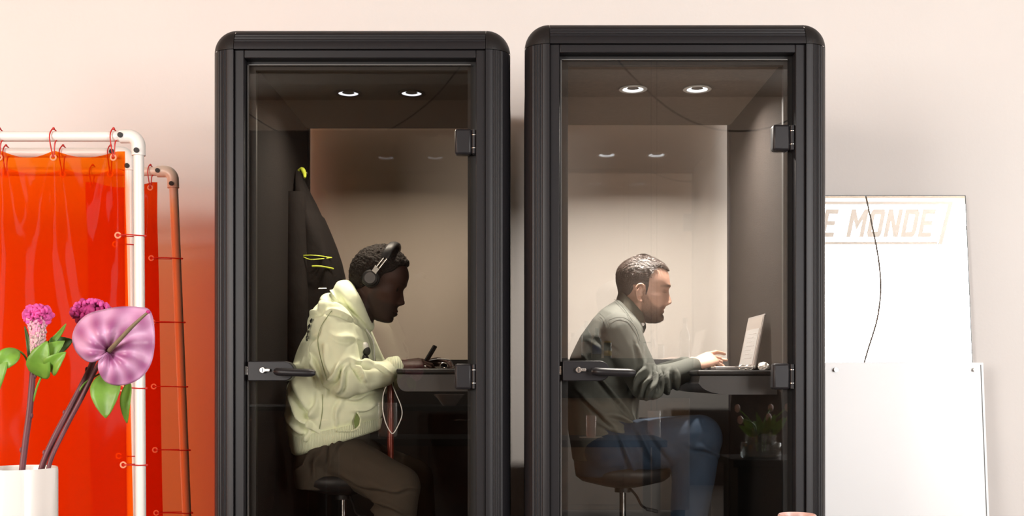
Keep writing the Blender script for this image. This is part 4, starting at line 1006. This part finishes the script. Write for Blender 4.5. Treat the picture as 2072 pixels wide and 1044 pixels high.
# ------------------------------------------------------------------ furniture inside the booths
def stool(label, c, zt, r=.178):
    x, y = c; T = thing('swivel_stool', label, 'stool', (x, y, .11), group='swivel stools in the phone booths')
    G().lathe([(.001, zt), (r*.75, zt), (r*.95, zt-.008), (r, zt-.025), (r*.98, zt-.045), (r*.86, zt-.062), (r*.5, zt-.078), (.06, zt-.085), (.001, zt-.085)], (x, y, 0), 56).build('seat', M['blackpl'], T, 60)
    g = G().cyl((x, y, zt-.082), (x, y, zt-.105), .030).build('seat_mount', M['blackpl'], T)
    G().cyl((x, y, zt-.105), (x, y, .34), .0125).build('gas_piston', M['chrome'], T)
    G().cyl((x, y, .34), (x, y, .17), .025).build('outer_tube', M['blackpl'], T)
    pts = smoothpath([(x+.025, y-.02, zt-.09), (x+.045, y-.06, zt-.115), (x+.06, y-.09, zt-.145), (x+.085, y-.12, zt-.158)], 5)
    L = G().tube(pts, .0045, 10).build('height_lever', M['blackpl'], T)
    G().obox((x+.093, y-.125, zt-.158), Vector((.022,0,-.005)), Vector((0,.009,0)), Vector((.001,0,.006))).build('lever_paddle', M['blackpl'], L, bevel=.003)
    g = G(); 
    pts = [(x + .17*math.cos(t), y + .17*math.sin(t), .30) for t in [2*math.pi*k/40 for k in range(40)]]
    G().tube(pts, .009, 10, closed=True).build('foot_ring', M['chrome'], T)
    for k in range(5):
        t = 2*math.pi*k/5 + .3; e = (x + .225*math.cos(t), y + .225*math.sin(t), .135)
        G().tube([(x, y, .175), e], [.02, .012], 12).build('base_arm', M['blackpl'], T)
        G().ell((e[0], e[1], .128), .015, .015, .018).build('foot_glide', M['blackpl'], T)
    return T
stool('black swivel stool in the left booth, under the man in the green hoodie', (px_(695, DL), YL), pz(952, DL))
stool('black swivel stool on a chrome column in the right booth, under the man in jeans', (px_(1260, DR), YR), pz(938, DR))
def booth_table(label, x0, x1, y0, y1, zt, h, nose, m):
    T = thing('booth_table', label, 'table', ((x0+x1)/2, (y0+y1)/2, zt-h), group='tables fixed in the phone booths')
    G().box(x0+nose*.2, x1, y0, y1, zt-.018, zt).build('tabletop', M['blackpl'], T, bevel=.006)
    poly = [(x1, zt-.02), (x0+nose*.3, zt-.02), (x0+nose*.25, zt-.045)]
    for i in range(1, 9):
        t = i/8*math.pi/2; poly.append((x0+nose*.3+nose*(1-math.cos(t)), zt-.045-(h-.045)*math.sin(t)))
    poly += [(x1, zt-h)]
    G().prism(poly, y0+.012, y1).build('apron', m, T, 30)
    return T
ztl0 = pz(746, 3.75)
t1 = booth_table('dark table fixed in the left booth, with an added red-brown tube below', px_(800, 3.75), -.164, .12, .90, pz(746, 3.75), .078, .03, M['tabtop'])
G().cyl((px_(790, 4.03), .43, pz(746,3.75)-.01), (px_(790, 4.03), .43, .11), .0125).build('red_tube', M['copper'], t1)  # upright tube added for a reddish bar that reads as a reflection
G().cyl((px_(790, 4.03), .43, pz(795,4.03)-.001), (px_(790, 4.03), .43, pz(795,4.03)+.006), .0142).build('tube_collar', M['copper'], t1)
G().box(px_(790,4.03)-.01, -.2, .42, .44, ztl0-.030, ztl0-.018).build('tube_bracket', M['blackpl'], t1)
t2 = booth_table('dark grey table fixed in the right booth, with a rounded front apron', px_(1393, 3.75), .884, .08, .85, pz(749, 3.7), .083, .10, M['tabtop'])
ztl, ztr = pz(746, 3.75), pz(749, 3.7)
# laptop, screen towards the man
LX, LY = .76, .34
T = thing('laptop', 'silver laptop open on the right booth table, its lit page facing the man', 'laptop', (LX, LY, ztr))
G().box(LX-.065, LX+.07, LY-.13, LY+.13, ztr+.001, ztr+.014).build('keyboard_base', M['aluminium'], T, bevel=.003)
b = Vector((LX+.035, LY, ztr+.012)); up = Vector((.20, 0, 1)).normalized(); sd = Vector((0, 1, 0)); nn = Vector((-1, 0, .20)).normalized()
b = Vector((LX+.072, LY, ztr+.006))
lid = G().obox(b + up*.098, sd*.130, up*.098, nn*.004).build('lid', M['aluminium'], T, bevel=.002)
G().obox(b + up*.098 + nn*.0045, sd*.124, up*.091, nn*.0006).build('screen', mat('screen_grey', (.22,.19,.17), .3, emit=((.9,.75,.7), .03)), lid, 0)
G().obox(b + up*.080 + nn*.0055, sd*.105, up*.066, nn*.0006).build('open_page', M['screen'], lid, 0)
tx = mat('page_text', (.3,.28,.27), .6)
for k in range(7):
    G().obox(b + up*(.13-.015*k) + nn*.0063 + sd*(.015 if k % 3 else -.01), sd*(.06 - .012*(k % 3)), up*.0018, nn*.0003).build('text_line', tx, lid, 0)
T = thing('notebook', 'thin yellow-edged notebook on the right booth table by his fingers', 'notebook', (px_(1437, 4.3), .72, ztr))
G().box(px_(1424,4.3), px_(1452,4.3), .62, .71, ztr+.001, ztr+.018).build('pages', M['blackpl'], T, bevel=.001)
G().box(px_(1424,4.3)-.001, px_(1452,4.3)+.001, .619, .711, ztr+.018, ztr+.022).build('cover', M['yellow'], T, 0)
g = G().lathe([(.001,0),(.013,0),(.013,.030),(.0115,.030),(.011,.003),(.001,.003)], (px_(1419,3.97), .37, ztr+.001), 24)
tag(g.build('shot_glass', M['clear'], None), 'tiny clear glass on the right booth table under his hand', 'glass')
g = G(); rnd = random.Random(2)
g.ell((px_(1549,3.73), .16, ztr+.013), .018, .016, .013, None, 18, 12)
g.V = [(v[0]+rnd.uniform(-.004,.004), v[1]+rnd.uniform(-.004,.004), max(ztr+.001, v[2]+rnd.uniform(-.004,.005))) for v in g.V]
tag(g.build('crumpled_tissue', M['paper'], None, 0), 'crumpled white tissue on the right booth table beside the lower hinge', 'tissue')
T = thing('eyeglasses', 'thin metal eyeglasses folded on the right booth table before the laptop', 'glasses', (px_(1510,3.75), .16, ztr))
for q in (-1, 1):
    c = Vector((px_(1508 + 7*q, 3.75), .14, ztr+.013)); G().tube([c + Vector((.012*math.cos(t), .004*math.sin(t), .008*math.sin(t)-.003)) for t in [2*math.pi*k/20 for k in range(20)]], .0011, 6, closed=True).build('lens_rim', M['steel'], T)
    G().tube(smoothpath([c + Vector((.016*q,0,.002)), c + Vector((.02*q,.02,.0)), c + Vector((.02-.02*q,.045,-.010))], 4), .0011, 6).build('temple_arm', M['steel'], T)
# left table: charger cable and key ring
cable = G().tube(smoothpath([(-.20,.50,ztl+.03), at(905,727,3.93,.42), at(880,726,3.93,.38), at(855,733,3.93,.36), at(835,742,3.93,.355)], 6), .0017, 8)
c1_ = cable
cz = G().tube(smoothpath([at(862,741.5,3.9,.30), at(838,743,3.9,.30), at(815,749,3.9,.29), at(795,765,3.9,.28), at(780,790,3.9,.27), at(776,820,3.9,.27), at(781,850,3.9,.27), at(790,870,3.9,.27), at(797,876,3.9,.275), at(806,862,3.9,.28), at(814,840,3.9,.29), at(811,820,3.9,.30), at(800,795,3.9,.31), at(793,775,3.9,.32), at(800,756,3.9,.325), at(830,744,3.93,.345), at(850,734,3.93,.36), at(880,726,3.93,.38), at(905,727,3.93,.42), (-.24,.46,ztl+.022), (-.238,.46,ztl+.004)], 6), .00175, 8)
T = thing('charging_cable', 'white charging cable looping down off the left booth table edge', 'cable', (px_(830,3.9), .3, ztl))
cz.build('wire', M['white'], T)
G().cyl(at(853,742,3.9,.30), at(862,741.3,3.9,.30), .0036, n=12).build('plug', M['white'], T)
T = thing('key_ring', 'ring of keys lying on the left booth table', 'keys', (px_(895,3.95), .35, ztl))
c = Vector((px_(898,3.95), .36, ztl+.012)); G().tube([c + Vector((.014*math.cos(t), .003*math.cos(t), .012*math.sin(t))) for t in [2*math.pi*k/24 for k in range(24)]], .0015, 8, closed=True).build('ring', M['steel'], T)
for (a0, a1, zz) in ((865, 890, .005), (872, 893, .009), (884, 905, .0045), (900, 917, .008)):
    A_ = Vector((px_(a0,3.95), .35, ztl+zz-.001)); B_ = Vector((px_(a1,3.95), .36, ztl+zz+.002)); G().obox((A_+B_)/2, (B_-A_)/2, Vector((0,.004,0)), Vector((0,0,.0012))).build('key', M['steel'], T, 0)
# jacket on the left booth wall
DJ = 4.36; YJ = DJ + CAMY; xw = -.883
rowsJ = [(345,604,.010,.012),(356,612,.03,.04),(380,622,.05,.075),(410,638,.07,.10),(436,650,.08,.12),(440,655,.08,.125),(470,668,.09,.13),(500,680,.09,.135),(530,690,.095,.14),(560,697,.10,.14),(600,700,.10,.14),(660,701,.10,.145),(720,700,.10,.145),(790,696,.10,.14),(850,690,.10,.14)]
T = thing('jacket', 'black jacket with lime zips hanging on the side wall of the left booth', 'jacket', (-.80, YJ, pz(850, DJ)))
g = G(); rs = []
for py, pr_, _, wy in rowsJ:
    z = pz(py, DJ); x1_ = px_(pr_, DJ); x0_ = -.888; n = 48; ring = []
    for j in range(n):
        t = 2*math.pi*j/n; c_, s_ = math.cos(t), math.sin(t)
        fold = 1 + .05*math.sin(5*t + z*9) + .03*math.sin(9*t - z*14)
        ring.append(((x0_+x1_)/2 + (x1_-x0_)/2*math.copysign(abs(c_)**.8, c_), YJ + wy*math.copysign(abs(s_)**.85, s_)*fold, z))
    rs.append(ring)
g.rings(rs[::-1]); jk = g.build('jacket_body', M['jacket'], T, 180)
g = G(); rs = []
for i in range(9):
    t = i/8; z = pz(400 + 330*t, DJ); rs.append([(-.868 + .045*math.cos(q) + .02*t, YJ - .115 - .03*t + .040*math.sin(q), z) for q in [2*math.pi*k/20 for k in range(20)]])
g.rings(rs[::-1]).build('sleeve', M['jacket'], T, 60)
G().tube(smoothpath([(-.885,YJ,pz(349,DJ)), (-.862,YJ-.01,pz(343,DJ)), (-.850,YJ-.015,pz(352,DJ)), (-.845,YJ-.03,pz(362,DJ))], 6), [.004,.0045,.005,.0055,.006,.007,.008,.009,.0095,.0095,.0095,.009,.009,.008,.0075,.007,.006,.005,.004], 10).build('lime_loop', M['lime'], T)
def jfront(px, py):   # point on the camera side of the jacket
    z = pz(py, 4.21); x = px_(px, 4.21); j = min(range(len(rowsJ)), key=lambda k: abs(pz(rowsJ[k][0], DJ) - z)); _, pr_, _, wy = rowsJ[j]
    x1_ = px_(pr_, DJ); u = (x - (-.888 + x1_)/2) / ((x1_ + .888)/2); u = max(-.97, min(.97, u))
    return Vector((x, YJ - wy*1.06*(1 - abs(u)**2.5)**.42 - .008, z))
for pts in ([(608,517),(636,517),(668,519)], [(608,517),(626,525),(640,525),(668,519)], [(632,539),(650,539),(672,542)]):
    P_ = [jfront(*p) for p in pts]; ym = min(p.y for p in P_)
    G().tube(smoothpath(P_, 6), [.0020]*(6*(len(P_)-1)+1) if pts[0][0] == 608 else .0030, 8).build('zip', M['lime'], T)
G().tube([jfront(645,584), jfront(660,583)], .0012, 6).build('zip_pull', M['steel'], T)
G().cyl((-.883, YJ, pz(352, DJ)), (-.84, YJ, pz(350, DJ)), .006).build('coat_hook', M['steel'], BL)

# ------------------------------------------------------------------ the room behind the camera, seen in the glass
def RX(px, py, D):   # a place seen mirrored in the booth doors, D = path length
    return Vector(((px - CX) / FPX * D, -(D - 3.6), CAMZ + (HY - py) / FPX * D))
# kitchen counter with bowl
p = RX(905, 835, 7.8)
T = thing('kitchen_counter', 'low walnut kitchen counter across the room, mirrored in the left booth glass', 'counter', (-1.2, -4.5, 0))
G().box(-2.3, .02, -4.85, -4.15, 0.0, .78).build('cabinet_body', M['wood'], T, bevel=.004)
G().box(-2.34, .05, -4.88, -4.12, .78, .81).build('worktop', M['blackpl'], T, bevel=.004)
for x in (-2.0, -1.45, -.9, -.35):
    d = G().box(x-.26, x+.26, -4.15, -4.13, .06, .70).build('cabinet_door', M['wood'], T, bevel=.003)
    G().box(x-.10, x+.10, -4.13, -4.12, .71, .72).build('handle', M['steel'], d)
b_ = G().lathe([(.001,0),(.05,0),(.085,.05),(.118,.085),(.113,.086),(.08,.054),(.045,.008),(.001,.008)], (p.x, -4.35, .81), 40).build('bowl', M['ceramic'], None, 50)
tag(b_, 'white bowl on the kitchen counter, mirrored low in the left booth glass', 'bowl')
# bottle bar
zc = RX(0, 725, 7.9).z
T = thing('bar_cabinet', 'black bar cabinet carrying the bottles, mirrored in the right booth glass', 'cabinet', (1.0, -4.45, 0))
G().box(.22, 1.27, -4.75, -4.25, zc-.285, zc).build('shelf_unit', M['blackpl'], T, bevel=.004)
G().box(.24, 1.25, -4.72, -4.30, 0.06, zc-.286).build('cabinet_body', M['table'], T, bevel=.004)
for x in (.50, 1.0): G().box(x-.23, x+.23, -4.30, -4.285, .1, zc-.31).build('cabinet_door', M['table'], T, bevel=.003)
for x in (.3, 1.2): G().box(x-.02, x+.02, -4.70, -4.32, 0, .06).build('foot', M['blackpl'], T)
G().cyl((.96,-4.25,zc-.14), (.96,-4.244,zc-.14), .022).build('dial', M['steel'], T)
G().box(.93,.99,-4.25,-4.246,zc-.045,zc-.035).build('display_strip', M['white'], T)
def bottle(px, h, r, m, label, lab=None, cat='bottle', neck=True):
    x = px_(px, 7.95); y = -4.35; T = thing('bottle', label, cat, (x, y, zc), group='bottles on the bar cabinet')
    pr_ = [(.001,0),(r*.95,0),(r,.008),(r,h*.58),(r*.9,h*.64),(r*.38,h*.75),(r*.34,h*.95),(.001,h*.95)] if neck else [(.001,0),(r,0),(r,h*.9),(r*.9,h*.94),(.001,h*.94)]
    G().lathe(pr_, (x, y, zc), 28).build('bottle_glass', m, T, 50)
    G().lathe([(r*.4,h*.86),(r*.4,h),(.001,h)] if neck else [(r*.96,h*.8),(r*.96,h),(.001,h)], (x, y, zc), 24).build('cap', M['yellow'] if lab == 'yellow' else M['blackpl'], T, 50)
    if lab: G().lathe([(r*1.02,h*.15),(r*1.02,h*.45)], (x, y, zc), 28).build('label', M[lab], T, 50)
bottle(1186, .27, .038, M['bottle'], 'tall green bottle at the left end of the bar cabinet', 'labgrey')
bottle(1207, .22, .034, M['bottle'], 'dark bottle with a blue label on the bar cabinet', 'blue')
bottle(1229, .125, .028, M['bottle'], 'short jar with a yellow cap and label on the bar cabinet', 'yellow', 'jar', False)
bottle(1309, .12, .030, M['bottlecl'], 'small white bottle on the bar cabinet', None, 'bottle', False)
bottle(1336, .10, .024, M['bottle'], 'small dark jar at the middle of the bar cabinet', None, 'jar', False)
bottle(1384, .295, .036, M['bottle'], 'wine bottle standing alone at the right end of the bar cabinet', 'labgrey')
# pendant and vase on the black table
T = thing('pendant_lamp', 'pale cylinder hung on two wires, mirrored in the right booth glass', 'lamp', (RX(1324,920,7.5).x, -3.95, RX(0,920,7.5).z))
xq = RX(1324,920,7.5).x; z0_, z1_ = RX(0,921,7.5).z, RX(0,831,7.5).z
G().cyl((xq,-3.95,z0_), (xq,-3.95,z1_), .046, n=32).build('cylinder_shade', M['ceramic'], T)
for q in (-.02, .02): G().cyl((xq+q,-3.95,z1_), (xq+q,-3.95,H), .0015, n=6).build('wire', M['blackpl'], T)
p = RX(1540, 926, 7.6)
T = thing('coffee_table', 'black side table across the room, mirrored at the right of the right booth glass', 'table', (p.x, -4.1, 0))
G().box(p.x-.24, p.x+.5, -4.4, -3.8, p.z-.05, p.z).build('tabletop', M['blackpl'], T, bevel=.004)
G().box(p.x-.20, p.x+.46, -4.36, -3.84, .0, p.z-.05).build('table_body', M['blackpl'], T)
T = thing('glass_vase', 'stepped clear glass vase of tulips on the black side table', 'vase', (p.x, -4.0, p.z))
c = (p.x-.01, -4.0, p.z)
G().lathe([(.001,0),(.13,0),(.137,.01),(.14,.10),(.135,.11),(.108,.115),(.105,.21),(.102,.21),(.10,.11),(.12,.10),(.125,.015),(.001,.012)], c, 48).build('vase_glass', M['clear'], T, 50)
rnd = random.Random(11)
T = thing('tulip_bunch', 'bunch of tulips drooping over the stepped glass vase', 'flowers', (c[0], c[1], c[2]+.05))
for k in range(15):
    a_ = 2*math.pi*k/15 + rnd.uniform(-.2,.2); L = rnd.uniform(.12,.24); hgt = rnd.uniform(.12,.30)
    b0 = Vector((c[0]+.03*math.cos(a_), c[1]+.03*math.sin(a_), c[2]+.05)); e = Vector((c[0]+L*math.cos(a_), c[1]+L*math.sin(a_), c[2]+.18+hgt*.6))
    mid = Vector((c[0]+.06*math.cos(a_), c[1]+.06*math.sin(a_), c[2]+.23))
    if k % 3 == 0:
        s = G().tube(smoothpath([b0, mid, e], 6), .005, 8).build('stem', M['leaf'], T)
        G().ell(e, .02, .02, .030, None, 14, 10).build('blossom', M['pinkcer'], s)
    else: leaf_mesh('leaf', mid - Vector((0,0,.08)), e - Vector((0,0,.03)), .028, .02, M['leaf'], T, normal=Vector((0,1,.3)))
# cables slung under the ceiling
def cable(name, pts, label, r=.006, m=None):
    o = G().tube(smoothpath(pts, 8), r, 8).build(name, m or M['blackpl'], None); tag(o, label, 'cable', 'cables slung from the ceiling')
y = -3.9
cable('ceiling_cable', [(.35,y,H), (.62,y,3.30), (.78,y,3.1), (1.05,y,2.86), (1.3,y,2.74), (1.52,y,2.71), (1.75,y,2.74), (2.0,y,2.86), (2.5,y,3.2), (2.9,y,H)], 'black cable slung from the ceiling, a dark arc mirrored in the right booth glass')
cable('ceiling_cable', [(.1,y,H), (-.3,y,3.3), (-.6,y,2.95), (-.95,y,2.72), (-1.3,y,2.66), (-1.7,y,2.75), (-2.3,y,3.2), (-2.7,y,H)], 'black cable slung from the ceiling, faint in the left booth glass', .005)
cable('hanging_cable', [(3.05,-4.0,H), (3.22,-4.0,2.9), (3.32,-4.0,2.3), (3.30,-4.0,1.9), (3.18,-4.0,1.5), (3.05,-4.0,1.05), (2.9,-4.0,.6), (2.8,-4.0,.02)], 'thin cable hanging from ceiling to floor, mirrored in the wall mirror', .008, mat('grey_cable', (.25,.24,.23), .6))
G().box(-1.9,-1.84,-3.5,-3.44,H-.02,H).build('cable_clip', M['white'], None, 0)
tag(bpy.data.objects['cable_clip'], 'small white cable clip on the ceiling behind the viewer', 'clip')
# window sign, to be read from the street, so mirrored again in the mirror
Wy = FW + .10
sx0, sx1, sz = 3.34, 5.25, 3.27
T = thing('window_sign', 'grey lettered sign in the shop window, seen reversed in the wall mirror', 'sign', ((sx0+sx1)/2, Wy, 2.7))
def blk(ch):      # blocky letter strokes on a 1 x 1 cell, as quads or outlines
    w = .30; t = .17
    return {'L': [[(0,0),(w,0),(w,1),(0,1)], [(w,0),(.9,0),(.9,t),(w,t)]],
      'E': [[(0,0),(w,0),(w,1),(0,1)], [(w,0),(.9,0),(.9,t),(w,t)], [(w,.42),(.82,.42),(.82,.58),(w,.58)], [(w,1-t),(.9,1-t),(.9,1),(w,1)]],
      'M': [[(0,0),(w,0),(w,1),(0,1)], [(1.2-w,0),(1.2,0),(1.2,1),(1.2-w,1)], [(w,1),(w,.62),(.6,.25),(.6,.6)], [(1.2-w,1),(.6,.6),(.6,.25),(1.2-w,.62)]],
      'O': [[(0,.12),(w,.2),(w,.8),(0,.88)], [(1-w,.2),(1,.12),(1,.88),(1-w,.8)], [(.12,0),(.88,0),(1,.12),(1-w,.2),(w,.2),(0,.12)], [(0,.88),(w,.8),(1-w,.8),(1,.88),(.88,1),(.12,1)]],
      'N': [[(0,0),(w,0),(w,1),(0,1)], [(1-w,0),(1,0),(1,1),(1-w,1)], [(w,1),(w,.58),(1-w,0),(1-w,.42)]],
      'D': [[(0,0),(w,0),(w,1),(0,1)], [(w,0),(.85,0),(1,.14),(1-w,.2),(w,.18)], [(w,.82),(1-w,.8),(1,.86),(.85,1),(w,1)], [(1-w,.2),(1,.14),(1,.86),(1-w,.8)]]}[ch]
cw, chh, xq_ = .17, .33, 3.376
for ch in 'LE MONDE':
    if ch == ' ': xq_ += .10; continue
    g = G()
    for st_ in blk(ch): g.prism([(xq_ + cw * a_ + .22 * chh * (b_ - .5), sz + chh * (b_ - .5)) for a_, b_ in st_], Wy - .004, Wy + .004)
    g.build('letter', M['signgrey'], T, 0); xq_ += cw * (1.2 if ch == 'M' else 1) + .03
#SIGN
g = G(); g.prism([(3.36,sz-.255),(4.90,sz-.255),(4.91,sz-.22),(3.36,sz-.22)], Wy-.004, Wy+.004); g.build('border_bar', M['signgrey'], T, 0)
G().prism([(3.36,sz+.22),(5.04,sz+.22),(5.05,sz+.255),(3.36,sz+.255)], Wy-.004, Wy+.004).build('border_bar', M['signgrey'], T, 0)
G().prism([(4.91,sz-.255),(4.96,sz-.255),(5.10,sz+.255),(5.05,sz+.255)], Wy-.003, Wy+.003).build('border_bar', M['signgrey'], T, 0)
